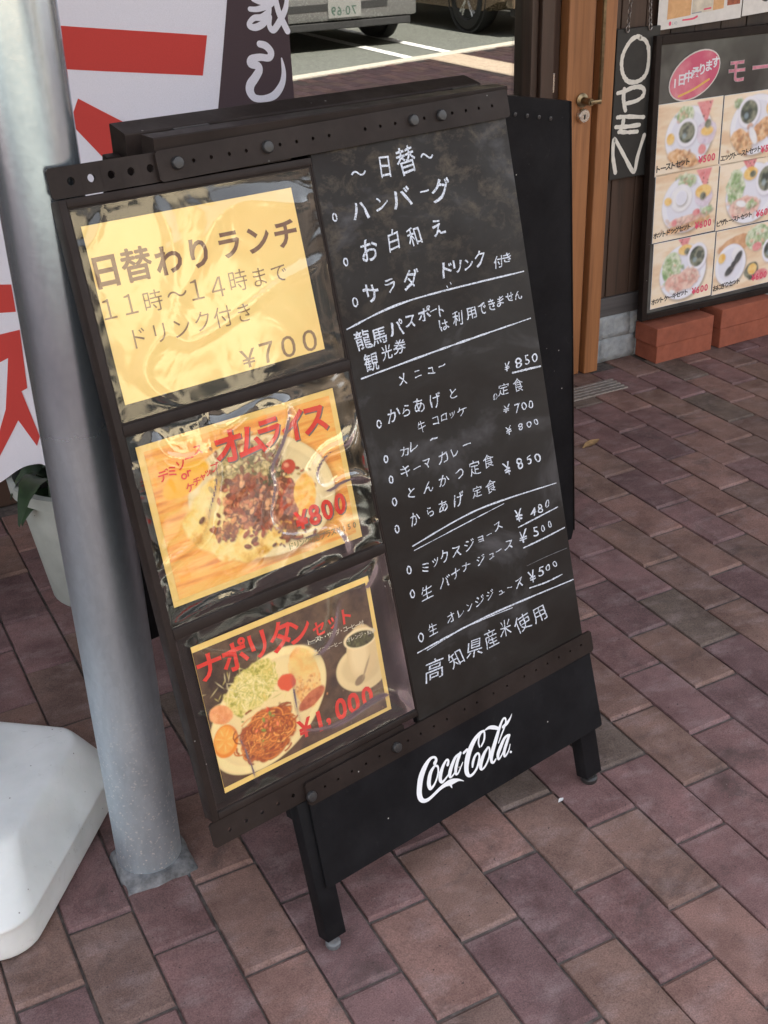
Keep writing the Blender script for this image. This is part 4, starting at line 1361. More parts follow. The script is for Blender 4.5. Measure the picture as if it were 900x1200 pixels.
# small stacked plate visible at the left end of the rear leaf
sp = MB(RF)
sp.box((.078, .012, .010), (.0975, .10, .022), .001)
sp.build('rear_slide_end', BP, sign)
t = R(3)
WV = (-Z * math.cos(t) + SB * math.sin(t)).normalized()
WN = SU.cross(WV).normalized()
if WN.dot(SB) < 0:
    WN = -WN
WO = SO + SU * .684 + SV * (-.085) + SB * .05
WF = (WO, SU, WV, WN)
wg = MB(WF)
wg.prism([(.0, .013), (.2005, .047), (.310, .885), (.306, .905), (.0, .905)], 0, .012)
wing = wg.build('rear_wing_panel', M['black_board'], sign)
for k_ in range(4):
    sc_ = MB(WF)
    sc_.lathe((.078 + .0265 * k_, .053 + .0052 * k_, 0), [(.0034, 0), (.0034, -.0012), (.002, -.0018)], 12)
    sc_.build('screw', M['knob'], wing)
edge = MB(WF)
edge.prism([(.2006, .047), (.2020, .047), (.3115, .885), (.3102, .885)], -.002, .014)
edge.build('wing_edge', BP, wing)

# chalk writing, one object for each line of it
def chalk_lines_of(table, counts, bold, scale, seed0):
    items = table.split(';')
    k_ = 0
    for q, n in enumerate(counts):
        wr = MB(SF)
        write(wr, ';'.join(items[k_:k_ + n]), .0004, bold=bold, hand=1.25, scale=scale, seed=seed0 + q, sx=1.03)
        wr.build('chalk_writing', M['chalk'], slate, fix=False)
        k_ += n
    assert k_ == len(items), (k_, len(items))
chalk_lines_of(CHALK_BIG, [4, 5, 3, 1, 3, 4, 2, 7, 3, 8], .013, .95, 3)
chalk_lines_of(CHALK, [4, 4, 3, 5, 5, 4, 4, 2, 1, 6, 4, 2, 4, 4, 2, 4, 8, 4, 8, 9, 4, 7], .003, .90, 50)
for k_, (a, b, c) in enumerate(BULLETS):
    wr = MB(SF)
    n = 14
    r0 = random.Random(k_)
    pts = []
    for i in range(n + 1):
        th = 2 * PI * i / n + .6
        pts.append((a / 1e3 + math.cos(th) * c / 1e3 * r0.uniform(.50, .62), b / 1e3 + math.sin(th) * c / 1e3 * r0.uniform(.78, .92), .0010 if c > 4.6 else .0008))
    wr.stroke(pts, .0006 + k_ * .00001, 2, .3)
    wr.build('chalk_bullet', M['chalk'], slate, fix=False)
for k_, (w, pts) in enumerate(CHALK_LINES):
    ln = MB(SF)
    ln.stroke([(a / 1e3, b / 1e3, w / 2e3 * (1.1 if 0 < i < len(pts) - 1 else .8)) for i, (a, b) in enumerate(pts)], .0009 + k_ * .00002, 10, .75)
    ln.build('wiped_line' if k_ == 10 else 'chalk_line', M['chalk_faint'] if k_ == 10 else M['chalk'], slate, fix=False)

# ------------------------------------------------------------------ posters in the trays
PAPER = {1: NT('poster_paper_yellow')}
k = PAPER[1]
k.setv('Base Color', k.ramp(k.noise(7, 3), [(.35, (.84, .62, .215)), (.65, (.84, .56, .17))]))
k.setv('Roughness', .6)
def food(name, cols, scale, dist=1.0, detail=5, rough=.65):
    if name in M:
        return M[name]
    k = NT(name)
    n_ = k.noise(scale, detail, .7, k.pos(), dist)
    N_ = len(cols)
    k.setv('Base Color', k.ramp(n_, [(.28 + .44 * i / max(1, N_ - 1), c) for i, c in enumerate(cols)]))
    k.setv('Roughness', .6)
    M[name] = k.m
    return k.m
food('print_dish', [(.06, .025, .012), (.38, .10, .05), (.45, .16, .08)], 60, 1.5)
food('print_yellow', [(.78, .42, .06), (.80, .55, .20)], 60)
food('print_orange_box', [(.60, .32, .14), (.78, .48, .24)], 30)
ink('ink_brown', (.13, .05, .02))
ink('ink_brown_thin', (.22, .13, .06))
ink('ink_red', (.74, .035, .018))
ink('ink_shadow', (.16, .13, .11))
ink('ink_olive', (.22, .20, .05))
ink('ink_cream', (.70, .62, .45))
ink('border_yellow', (.88, .60, .17))
ink('tag_yellow', (.72, .42, .04))

def blob(mb, pts, w, jag=0.0, seed=0, n=4):
    """smooth closed outline through pts (mm in the sign frame)"""
    P = [Vector((a / 1e3, b / 1e3)) for a, b in pts]
    out = []
    N_ = len(P)
    for i in range(N_):
        a, b, c, d = P[i - 1], P[i], P[(i + 1) % N_], P[(i + 2) % N_]
        for q in range(n):
            t_ = q / n
            out.append(.5 * ((2 * b) + (c - a) * t_ + (2 * a - 5 * b + 4 * c - d) * t_ * t_ + (3 * b - a - 3 * c + d) * t_ ** 3))
    cx = sum((p for p in out), Vector((0, 0))) / len(out)
    res = []
    for i, p in enumerate(out):
        k_ = 1 + jag * noise.noise(Vector((p.x * 250 + seed, p.y * 250, seed)))
        q = cx + (p - cx) * k_
        res.append((q.x, q.y, w))
    m = len(res)
    mb.add(res + [(cx.x, cx.y, w)], [(i, (i + 1) % m, m) for i in range(m)])

def ell(cx, cy, rx, ry, n=16, rot=0.0):
    return [(cx + rx * math.cos(2 * PI * i / n) * math.cos(rot) - ry * math.sin(2 * PI * i / n) * math.sin(rot),
             cy + rx * math.cos(2 * PI * i / n) * math.sin(rot) + ry * math.sin(2 * PI * i / n) * math.cos(rot)) for i in range(n)]

def film(parent, u0, u1, v0, v1, w, seed, amp=.0022, nx=96, ny=72, mat='film'):
    mb = MB(SF)
    vs, fs = [], []
    for j in range(ny + 1):
        for i in range(nx + 1):
            a, b = i / nx, j / ny
            u, v = u0 + (u1 - u0) * a, v0 + (v1 - v0) * b
            p = Vector((u * 6 + seed, v * 6, seed * .3))
            q = noise.noise_vector(p * .7) * .8
            h = noise.noise(p + q * 1.5)
            r1 = 1 - abs(noise.noise(Vector((u * 7 + q.x * 1.6, v * 9 + q.y * 1.6, seed))) * 2)
            r1 = max(0, r1) ** 7
            e = min(a, 1 - a, b, 1 - b)
            edge_ = math.exp(-e * 26)
            rip = .0006 * edge_ * math.sin((u * 34 if b < .15 or b > .85 else v * 34) + q.x * 5)
            fall = min(1, e * 14)
            vs.append((u, v, w + (h * amp + r1 * amp * .9) * fall + rip + .0008 * edge_))
    for j in range(ny):
        for i in range(nx):
            a = j * (nx + 1) + i
            fs.append((a, a + 1, a + nx + 2, a + nx + 1))
    mb.add(vs, fs)
    return mb.build('plastic_sleeve', M[mat], parent, smooth='all', fix=False)

def sheet(mb, q, w, th=.0003):
    mb.prism([(a / 1e3, b / 1e3) for a, b in q], w - th, w)

PW = -.0105
LPRINT = .0001
def L_(i):
    return PW + .0002 + i * LPRINT

# poster 1 – lunch
p1 = thing('lunch_poster', 'plain yellow poster with brown printed lettering in the top tray', 'poster', tuple(SO + SU * .15 + SV * .2))
mb = MB(SF)
sheet(mb, [(-.8, -1.8), (295.6, -1.6), (298.5, 211.5), (-.4, 211)], PW)
mb.build('paper', PAPER[1].m, p1)
mb = MB(SF)
heavy = [q for q in P1B.split(';') if q[0] != '替']
write(mb, ';'.join(heavy), L_(1), bold=.028, scale=.97)
tc = [q for q in P1B.split(';') if q[0] == '替'][0]
for q, (a, b) in enumerate(((0, 0), (.0009, 0), (-.0009, 0), (0, .0009), (0, -.0009), (.0007, .0007), (-.0007, -.0007))):     # the dense character, thickened stroke by stroke
    write(mb, tc, L_(1) + q * .00001, ox=a, oy=b, scale=.97)
mb.build('bold_heading', M['ink_brown'], p1, fix=False)
mb = MB(SF)
FWD = str.maketrans('1470¥', '１４７０￥')
P1T, P1P = [';'.join(q[0].translate(FWD) + q[1:] for q in t_.split(';')) for t_ in (P1T, P1P)]
write(mb, P1T, L_(1), bold=-.004)
write(mb, P1P, L_(1), bold=.012, sx=1.1, dw=.00003)
mb.build('small_lettering', M['ink_brown_thin'], p1, fix=False)
film(p1, -.0155, .3255, -.0225, .2315, -.0035, 3.1, .0014)

# poster 2 – omelette rice
p2 = thing('omelette_poster', 'orange poster of a sauced omelette plate priced in red in the middle tray', 'poster', tuple(SO + SU * .15 + SV * .4))
mb = MB(SF)
sheet(mb, [(-1, 264.2), (298.4, 265.4), (299.1, 479.6), (-1.6, 474.8)], PW)
mb.build('paper', M['border_yellow'], p2)
print_omelette().warm().build('food_photograph', SF, [(.008, .2725), (.290, .2735), (.2905, .471), (.0075, .467)], L_(2), p2)
mb = MB(SF)
write(mb, P2R, L_(7), ox=.0016, oy=.0018, bold=.035, hand=.25)
write(mb, P2P, L_(7), ox=.0016, oy=.0018, bold=.035, hand=.25, dw=.00003)
mb.build('lettering_shadow', M['ink_shadow'], p2, fix=False)
mb = MB(SF)
write(mb, P2R, L_(9), bold=.030, hand=.25)
write(mb, P2P, L_(9), bold=.030, hand=.25, dw=.00003)
write(mb, P2S, L_(9), bold=.022)
mb.build('red_lettering', M['ink_red'], p2, fix=False)
mb = MB(SF)
write(mb, P2O, L_(9), bold=.01)
mb.build('small_lettering', M['ink_olive'], p2, fix=False)
film(p2, -.0155, .3255, .2465, .4965, -.0028, 8.7, .0027, mat='film_creased')

# poster 3 – spaghetti set
p3 = thing('spaghetti_poster', 'dark yellow edged poster of spaghetti and coffee priced 1,000 in the bottom tray', 'poster', tuple(SO + SU * .15 + SV * .65))
mb = MB(SF)
sheet(mb, [(7, 533), (295.7, 537.3), (290.8, 744), (5.5, 743.4)], PW)
mb.build('paper', M['border_yellow'], p3)
print_spaghetti().warm().build('food_photograph', SF, [(.0072, .541), (.2884, .5455), (.2838, .7386), (.0059, .7355)], L_(2), p3)
mb = MB(SF)
write(mb, P3R, L_(8), ox=.003, bold=.026, hand=.45, scale=.92)
write(mb, P3P, L_(8), bold=.030, hand=.25, dw=.00003)
mb.build('red_lettering', M['ink_red'], p3, fix=False)
mb = MB(SF)
write(mb, P3W, L_(8), bold=.006)
mb.build('small_lettering', M['ink_cream'], p3, fix=False)
film(p3, -.0155, .3255, .5125, .757, -.0022, 15.3, .0019)

# ------------------------------------------------------------------ galvanised pole in its mortar square
pole = thing('galvanised_pole', 'thick grey galvanised steel pole left of the menu sign', 'pole', (PCX, PCY, 0))
mb = MB()
mb.lathe((PCX, PCY, 0), [(.0508, -.02), (.0508, .6), (.0508, 1.2), (.0508, 1.8), (.0508, 3.4)], 64)
mb.build('shaft', M['galv'], pole, smooth=True)
bm = bmesh.new()
bmesh.ops.create_grid(bm, x_segments=26, y_segments=22, size=.5)
vs, fs = [], []
for v in bm.verts:
    x_, y_ = v.co.x * .118, v.co.y * .108
    n_ = noise.noise(Vector((x_ * 40, y_ * 40, 2)))
    e = max(abs(v.co.x), abs(v.co.y))
    jig = .006 * n_ if e > .47 else 0
    d = math.hypot(x_ + .0, y_ - .006)
    z = .0035 + .0018 * noise.noise(Vector((x_ * 120, y_ * 120, 0))) + max(0, .014 * (1 - (d - .05) / .02)) * (1 if d > .045 else 1)
    z = min(z, .016)
    if e > .47:
        z = -.006
    vs.append((PCX + .002 + x_ + jig, PCY - .010 + y_ + jig, z))
bm.verts.index_update()
mm = MB()
mm.add(vs, [tuple(v.index for v in f.verts) for f in bm.faces])
bm.free()
mm.build('mortar_collar', M['mortar'], pole, smooth='all')

# ------------------------------------------------------------------ white water-filled flag base
a52 = R(52)
e1 = Vector((math.cos(a52), math.sin(a52), 0))
e2 = Vector((-math.sin(a52), math.cos(a52), 0))
corner = Vector((-.872, .160, 0))
BH = .205
def rrect(half_a, half_b, r, n=9):
    pts = []
    for sx, sy, a0 in ((1, 1, 0), (-1, 1, PI / 2), (-1, -1, PI), (1, -1, 3 * PI / 2)):
        for i in range(n):
            a = a0 + (PI / 2) * i / (n - 1)
            pts.append((sx * (half_a - r) + r * math.cos(a), sy * (half_b - r) + r * math.sin(a)))
    return pts
ctr = corner + e1 * BH + e2 * BH
prof_ = [(0.0, .010, .045), (.006, .002, .050), (.020, 0, .052), (.054, .0005, .052), (.060, -.0014, .052), (.064, -.0014, .052), (.067, .0015, .052), (.072, .007, .052), (.079, .017, .050), (.130, .076, .046), (.139, .090, .044), (.142, .112, .03)]
vs, fs = [], []
for h, ins, r in prof_:
    k_ = ins
    for (p, q) in rrect(BH, BH, r + .012):
        # inset more towards the viewer's end, less on the right flank
        fa_ = ins * (1.15 if p < 0 else .40)
        fb_ = ins * (.50 if q < 0 else .80)
        pp = p * (1 - fa_ / BH)
        qq = q * (1 - fb_ / BH)
        P = ctr + e1 * pp + e2 * qq
        vs.append((P.x, P.y, h + .0005))
n_ = len(rrect(1, 1, .1))
for j in range(len(prof_) - 1):
    for i in range(n_):
        fs.append((j * n_ + i, j * n_ + (i + 1) % n_, (j + 1) * n_ + (i + 1) % n_, (j + 1) * n_ + i))
fs.append(tuple(range((len(prof_) - 1) * n_, len(prof_) * n_)))
fs.append(tuple(range(n_ - 1, -1, -1)))
base = thing('flag_base', 'white weathered plastic water-filled flag base on the paving left of the pole', 'flag base', tuple(ctr))
mb = MB()
mb.add(vs, fs)
bo = mb.build('tank', M['white_plastic'], base, smooth='all')
sd = bo.modifiers.new('s', 'SUBSURF')
sd.levels = sd.render_levels = 2
mb = MB()
mb.lathe((ctr.x, ctr.y, .1415), [(.026, 0), (.026, .03), (.020, .032), (.020, .012)], 24)
mb.build('pole_socket', M['white_plastic'], base, smooth=True)
mb = MB()
cp = ctr + e2 * .10 + e1 * .05
mb.lathe((cp.x, cp.y, .1405), [(.022, 0), (.022, .014), (.018, .016)], 24)
mb.build('filler_cap', M['white_plastic'], base, smooth=True)

# ------------------------------------------------------------------ banner
ba = R(-50)
BE = Vector((math.cos(ba), math.sin(ba), 0))
BN = Vector((math.sin(ba), -math.cos(ba), 0))      # towards the viewer
if BN.dot(Vector((-.94, -1.15, 0)) - Vector((-.42, .92, 0))) < 0:
    BN = -BN
BO = Vector((-.42, .92, 0))
BF = (BO, BE, Z, BN)
ban = thing('advertising_banner', 'tall white cloth banner with red strokes and purple edge hanging behind the pole', 'banner', (-.42, .92, 0))
def wave(s, z):
    return .010 * math.sin(s * 9 + z * 1.7) + .006 * math.sin(z * 5 + s * 3) + .020 * max(0, (-s - .24)) * math.sin(s * 34)
def bottom(s):
    return .345 - .5 * max(0, -s - .23) + .006 * math.sin(s * 40)
def cloth(name, mat, s0, s1, z1, off, ns=60, nz=50, bt=None, th=.0006):
    vs, fs = [], []
    for j in range(nz + 1):
        for i in range(ns + 1):
            s = s0(j / nz) + (s1(j / nz) - s0(j / nz)) * i / ns
            zb = bottom(s) if bt is None else bt
            z = zb + (z1 - zb) * j / nz
            vs.append((s, z, wave(s, z) + off))
    for j in range(nz):
        for i in range(ns):
            a = j * (ns + 1) + i
            fs.append((a, a + 1, a + ns + 2, a + ns + 1))
    mb = MB(BF)
    mb.add(vs, fs)
    return mb.build(name, mat, ban, smooth='all', fix=False)
edge_s = lambda t_: .105 + t_ * .270 if False else .115 + .195 * t_
edge_f = lambda t_: (lambda z: .2530 + (z - 1.048) * .216)(.345 + (1.85 - .345) * t_)
cloth('cloth', M['banner_white'], lambda t_: -.462, lambda t_: edge_f(t_) + .002, 1.85, 0)
cloth('purple_edge', M['banner_dark'], edge_f, lambda t_: .392 + .0 * t_ + max(0, 0), 1.85, .0012, 20)
def flat_on_cloth(name, mat, polys, off):
    mb = MB(BF)
    for k_, poly in enumerate(polys):
        bm = bmesh.new()
        vv = [bm.verts.new((a / 1e3, b / 1e3, 0)) for a, b in poly]
        bm.faces.new(vv)
        bmesh.ops.triangulate(bm, faces=bm.faces[:])
        for _ in range(3):
            bmesh.ops.subdivide_edges(bm, edges=list(bm.edges), cuts=1)
            bmesh.ops.triangulate(bm, faces=bm.faces[:])
        bm.verts.index_update()
        mb.add([(v.co.x, v.co.y, wave(v.co.x, v.co.y) + off + k_ * .0001) for v in bm.verts], [tuple(v.index for v in f.verts) for f in bm.faces])
        bm.free()
    return mb.build(name, mat, ban, fix=False)
for k_, poly in enumerate(BANNER_RED):
    flat_on_cloth('red_print', M['banner_red'], [poly], .0010 + k_ * .0001)
bk = MB(BF)
for k_, st in enumerate(BANNER_KANA):
    t0 = MB()
    t0.stroke([(a / 1e3, b / 1e3, c / 1e3) for a, b, c in st], 0, 5)
    bk.add([(v.x, v.y, wave(v.x, v.y) + .0018 + k_ * .0002 + v.z) for v in t0.v], t0.f)
bk.build('white_kana', M['banner_white'], ban, fix=False)
mb = MB(BF)
mb.tube([(-.475, 0.0, -.012), (-.475, 2.2, -.012)], .011, 12)
mb.build('banner_pole', M['white_plastic'], ban, smooth=True)
mb = MB(BF)
mb.tube([(-.49, 1.862, -.002), (.40, 1.862, -.002)], .007, 10)
mb.build('crossbar', M['white_plastic'], ban, smooth=True)
mb = MB()
pf = BO + BE * (-.475) + BN * (-.012)
mb.lathe((pf.x, pf.y, 0), [(.03, 0), (.03, .008), (.016, .012), (.016, .06)], 24)
mb.build('banner_foot', M['black_plastic'], ban, smooth=True)

# ------------------------------------------------------------------ planter behind the pole
PX, PY = -.455, 1.155
pot = thing('plant_pot', 'tapered chalky white pot with dark leaves below the banner', 'plant pot', (PX, PY, 0))
mb = MB()
mb.lathe((PX, PY, 0), [(.118, 0), (.122, .004), (.152, .22), (.158, .262), (.170, .264), (.172, .290), (.160, .293), (.156, .262)], 40)
mb.build('pot_body', M['pot'], pot, smooth=True)
mb = MB()
mb.lathe((PX, PY, .235), [(.154, 0), (.154, .025), (.05, .032)], 30)
mb.build('soil', M['soil'], pot, smooth=True)
r_ = random.Random(5)
lf = MB()
for i in range(46):
    az = r_.uniform(0, 2 * PI)
    L1 = r_.uniform(.08, .20)
    wd = r_.uniform(.018, .034)
    rise = r_.uniform(.02, .14)
    b0 = Vector((PX + r_.uniform(-.07, .07), PY + r_.uniform(-.07, .07), .25))
    d = Vector((math.cos(az), math.sin(az), 0))
    sd_ = Vector((-math.sin(az), math.cos(az), 0))
    vs, fs = [], []
    for q in range(7):
        t_ = q / 6
        c = b0 + d * L1 * t_ + Z * (rise * math.sin(t_ * 2.4) - .05 * t_ * t_)
        w_ = wd * math.sin(PI * min(.98, .08 + t_ * .92)) + .001
        vs += [tuple(c - sd_ * w_ + Z * .006), tuple(c), tuple(c + sd_ * w_ + Z * .006)]
    for q in range(6):
        a = q * 3
        fs += [(a, a + 1, a + 4, a + 3), (a + 1, a + 2, a + 5, a + 4)]
    lf = MB()
    lf.add(vs, fs)
    lf.build('leaf', M['leaf'], pot, smooth='all', fix=False)

# ------------------------------------------------------------------ OPEN sign
osg = thing('open_sign', 'narrow black hanging board hand painted OPEN in white beside the door', 'sign', (1.33, 1.64, .57))
OY = 1.632
OF = (Vector((0, OY, 0)), Vector((1, 0, 0)), Z, Vector((0, -1, 0)))
mb = MB(OF)
mb.box((1.2535, .572, -.013), (1.404, .980, 0), .002)
mb.build('board', M['wood_dark_sign'], osg)
def mmS(pts, w):
    return [(a / 1e3, b / 1e3, w * (1 if 0 < i < len(pts) - 1 else .95)) for i, (a, b) in enumerate(pts)]
lets = [
    [(1336, 953), (1322, 957), (1300, 948), (1280, 922), (1273, 895), (1279, 865), (1297, 843), (1322, 837), (1346, 842), (1363, 858), (1368, 888), (1364, 925), (1350, 946), (1330, 953)],
    [(1288, 822), (1287, 800), (1291, 780), (1297, 763)],
    [(1266, 813), (1290, 816), (1318, 823), (1345, 822), (1359, 812), (1356, 797), (1335, 786), (1300, 782)],
    [(1270, 747), (1300, 746), (1364, 738)],
    [(1292, 745), (1290, 724), (1282, 706)],
    [(1266, 721), (1300, 718), (1350, 718)],
    [(1278, 706), (1310, 702), (1344, 700)],
    [(1274, 592), (1262, 640), (1261, 681), (1268, 684), (1300, 640), (1334, 592), (1345, 590), (1352, 630), (1371, 688)]]
mb = MB(OF)
for k_, st in enumerate(lets):
    mb.stroke(mmS(st, .0060), .0004 + k_ * .00006, 5, .35)
mb.build('painted_letters', M['paint_white'], osg, fix=False)
def ring(c, r, t, axis):
    pts = []
    for i in range(13):
        a = 2 * PI * i / 12
        if axis:
            pts.append((c[0] + r * .6 * math.cos(a), c[1], c[2] + r * math.sin(a)))
        else:
            pts.append((c[0], c[1] + r * .6 * math.cos(a), c[2] + r * math.sin(a)))
    m_ = MB()
    m_.tube(pts, t, 6)
    return m_
for (xa, za, xb, zb) in ((1.284, .986, 1.309, 1.30), (1.362, .984, 1.336, 1.30)):
    ch = MB()
    n_ = 26
    for i in range(n_):
        t_ = i / (n_ - 1)
        rr_ = ring((xa + (xb - xa) * t_, OY - .004, za + (zb - za) * t_), .0078, .0012, i % 2)
        ch.add([tuple(v) for v in rr_.v], rr_.f)
    ch.build('chain', M['chain'], osg, smooth='all')
    hk = ring((xa, OY - .005, .980), .009, .0018, True)
    hk.build('hook', M['chain'], osg, smooth='all')

# ------------------------------------------------------------------ menu board standing on terracotta blocks
lean = R(1.7)
BY = Vector((0, 1.600, .13))
MF = (BY, Vector((1, 0, 0)), Vector((0, math.sin(lean), math.cos(lean))), Vector((0, -math.cos(lean), math.sin(lean))))
def mz(z):
    return z - .13
mbd = thing('menu_board', 'black framed menu board with six breakfast photo cards resting on terracotta blocks', 'menu board', (1.65, 1.60, .13))
mb = MB(MF)
mb.box((1.398, mz(.150), -.012), (2.58, mz(.935), -.001))
panel = NT('glossy_black_menu_panel')
panel.setv('Base Color', panel.ramp(panel.noise(6, 3), [(.35, (.05, .047, .045)), (.7, (.13, .13, .12))]))
panel.setv('Roughness', .14)
panel.bump(panel.noise(9, 2), .25, .004)
mb.build('panel', panel.m, mbd)
mb = MB(MF)
mb.box((1.379, mz(.132), -.016), (1.3995, mz(.955), .008), .002)
mb.box((2.58, mz(.132), -.016), (2.60, mz(.955), .008), .002)
mb.box((1.4000, mz(.132), -.016), (2.5795, mz(.152), .008), .002)
mb.box((1.4000, mz(.930), -.016), (2.5795, mz(.955), .008), .002)
mb.build('frame', M['black_plastic'], mbd)
CW, CH = .2425, .2035
ink('card_black', (.03, .025, .025))
ink('card_red', (.74, .09, .17))
ink('card_white', (.74, .74, .80))
r_ = random.Random(2)
def card(cx0, cz1, items, text, price, tx, row_tilt):
    """cx0/cz1 = left and top edges; items in card fractions"""
    c_ = MB(MF)
    z1, z0 = mz(cz1), mz(cz1 - CH)
    sl = .000
    c_.prism([(cx0, z0), (cx0 + CW, z0 + .004), (cx0 + CW, z1 + .002), (cx0, z1)], .0002, .0010)
    cd = c_.build('photo_card', M['card_white'], mbd)
    print_card(items, int(cx0 * 1000) + int(cz1 * 1000)).build('food_photograph', MF, [(cx0 + .001, z1 - .001), (cx0 + CW - .001, z1 + .001), (cx0 + CW - .001, z0 + .005), (cx0 + .001, z0 + .001)], .0014, cd)
    t_ = MB(MF)
    w_ = .0018
    n = len(text)
    s = ';'.join('%s %.2f %.2f %.1f' % (c, (cx0 + .012 + i * tx) * 1e3, (z0 + .022 + i * tx * row_tilt) * 1e3, tx * 1.25e3) for i, c in enumerate(text))
    write(t_, s, w_, bold=.03, down=False, hand=.2)
    t_.build('card_lettering', M['card_black'], cd, fix=False)
    t_ = MB(MF)
    s = ';'.join('%s %.2f %.2f %.1f' % (c, (cx0 + CW - .072 + i * .0165) * 1e3, (z0 + .030 + i * .0009) * 1e3, 29) for i, c in enumerate(price))
    write(t_, s, w_ + .0003, bold=.03, down=False, sx=.95, dw=.00003)
    t_.build('card_price', M['card_red'], cd, fix=False)
CA = [('plate', .50, .50, .37, .43, 0), ('salad', .42, .18, .13, .12, 0), ('yog', .77, .48, .15, .18, 0), ('cup', .46, .44, .125, .15, 0), ('slice', .74, .20, .13, .17, 0),
      ('yolk', .78, .46, .10, .07, 0), ('coffee', .79, .36, .05, .06, 0), ('yolk', .21, .50, .06, .08, 0), ('bread', .42, .80, .25, .12, .3), ('melon', .72, .72, .06, .07, 0)]
CBm = [('plate', .55, .48, .42, .44, 0), ('salad', .25, .14, .09, .07, 0), ('yolk', .82, .26, .12, .13, 0), ('cup', .42, .28, .14, .17, 0), ('bread', .34, .70, .20, .15, .6), ('bread', .66, .58, .24, .14, -.6), ('white', .52, .64, .05, .14, -.5)]
CC = [('plate', .50, .50, .38, .43, 0), ('salad', .50, .16, .15, .10, 0), ('yog', .79, .44, .14, .15, 0), ('white', .42, .40, .17, .20, 0), ('plate', .42, .40, .09, .11, 0), ('slice', .78, .18, .13, .16, 0),
      ('yolk', .77, .36, .13, .10, 0), ('coffee', .77, .43, .05, .06, 0), ('yolk', .21, .42, .06, .06, .3), ('bread', .55, .82, .34, .08, -.15), ('ham', .50, .74, .28, .06, -.1), ('melon', .68, .66, .06, .05, 0), ('melon', .33, .76, .04, .05, 0), ('salad', .84, .66, .08, .05, 0)]
CD = [('plate', .55, .52, .42, .46, 0), ('salad', .28, .40, .15, .27, 0), ('ham', .44, .72, .27, .16, 0), ('slice', .50, .10, .14, .14, 0), ('yolk', .52, .22, .12, .10, 0), ('coffee', .56, .23, .05, .05, 0), ('cup', .80, .34, .14, .19, 0), ('white', .40, .66, .09, .05, .3), ('salad', .56, .70, .08, .06, 0)]
CE = [('plate', .50, .52, .38, .43, 0), ('salad', .31, .42, .16, .25, 0), ('slice', .50, .08, .12, .12, 0), ('yolk', .52, .18, .12, .08, 0), ('coffee', .55, .21, .05, .05, 0), ('cup', .72, .32, .125, .16, 0), ('ham', .40, .68, .19, .15, .2), ('ham', .60, .64, .18, .16, -.2), ('white', .34, .80, .05, .03, .3)]
CFc = [('wood', .34, .26, .32, .13, -.2), ('plate', .28, .57, .26, .33, 0), ('salad', .74, .22, .22, .20, 0), ('melon', .72, .36, .08, .07, 0), ('white', .36, .40, .07, .10, .4), ('nori', .40, .48, .05, .12, .6), ('nori', .27, .66, .05, .11, .9), ('nori', .33, .57, .04, .06, .7),
       ('yolk', .12, .44, .06, .08, .5), ('coffee', .66, .74, .12, .14, 0), ('yolk', .67, .72, .08, .09, 0), ('cup', .96, .46, .11, .15, 0), ('melon', .84, .84, .12, .09, 0)]
for r0, (zt, xo) in enumerate(((.769, 1.404), (.572, 1.409), (.366, 1.416))):
    sets = ((CA, 'トーストセット', '¥500', CBm, 'エッグトーストセット', '¥550'), (CC, 'ホットドッグセット', '¥600', CD, 'ピザトーストセット', '¥600'), (CE, 'ホットケーキセット', '¥600', CFc, 'おにぎりセット', '¥600'))[r0]
    card(xo, zt, sets[0], sets[1], sets[2], .0185 if len(sets[1]) < 8 else .0160, .08)
    card(xo + .2465, zt + .001, sets[3], sets[4], sets[5], .0160, .08)
    card(xo + .493, zt + .002, CA if r0 != 1 else CE, sets[1], sets[2], .0160, .08)
    card(xo + .7395, zt + .003, CD if r0 != 1 else CBm, sets[4], sets[5], .0160, .08)
# oval sticker and heading
st_ = MB(MF)
ov = [(p[0], p[1]) for p in ell(1.531, mz(.838), .098, .062, 32, R(22))]
st_.prism([(a, b) for a, b in ov], .0002, .0008)
o1 = st_.build('oval_sticker', ink('sticker_edge', (.66, .60, .58)), mbd)
st_ = MB(MF)
ov = ell(1.531, mz(.838), .094, .058, 32, R(22))
st_.prism(ov, .0010, .0012)
k = NT('sticker_pink')
k.setv('Base Color', k.ramp(k.noise(10, 4, .6), [(.4, (.60, .10, .19)), (.6, (.70, .24, .30)), (.72, (.76, .50, .50))]))
k.setv('Roughness', .25)
st_.build('sticker_face', k.m, o1)
st_ = MB(MF)
tx_ = '1日中承ります'
s = ';'.join('%s %.2f %.2f %.1f' % (c, 1459 + i * 24.5, (mz(.822) + i * .0075) * 1e3, 33) for i, c in enumerate(tx_))
write(st_, s, .0016, bold=.03, down=False, sx=.95)
st_.build('sticker_lettering', M['card_white'], o1, fix=False)
st_ = MB(MF)
st_.stroke([(1.475, mz(.785), .003), (1.53, mz(.800), .003), (1.585, mz(.822), .003)], .0014, 5)
st_.build('sticker_underline', M['print_yellow'], o1, fix=False)
st_ = MB(MF)
s = ';'.join('%s %.2f %.2f %.1f' % (c, 1690 + i * 92, (mz(.834) + i * .004) * 1e3, 76) for i, c in enumerate('モーニング'))
write(st_, s, .0010, bold=.030, down=False)
st_.build('heading_outline', ink('heading_outline', (.40, .38, .37)), mbd, fix=False)
st_ = MB(MF)
write(st_, s, .0016, bold=.012, down=False)
st_.build('heading_lettering', ink('heading_pink', (.60, .22, .30), vary=.45, scale=60), mbd, fix=False)

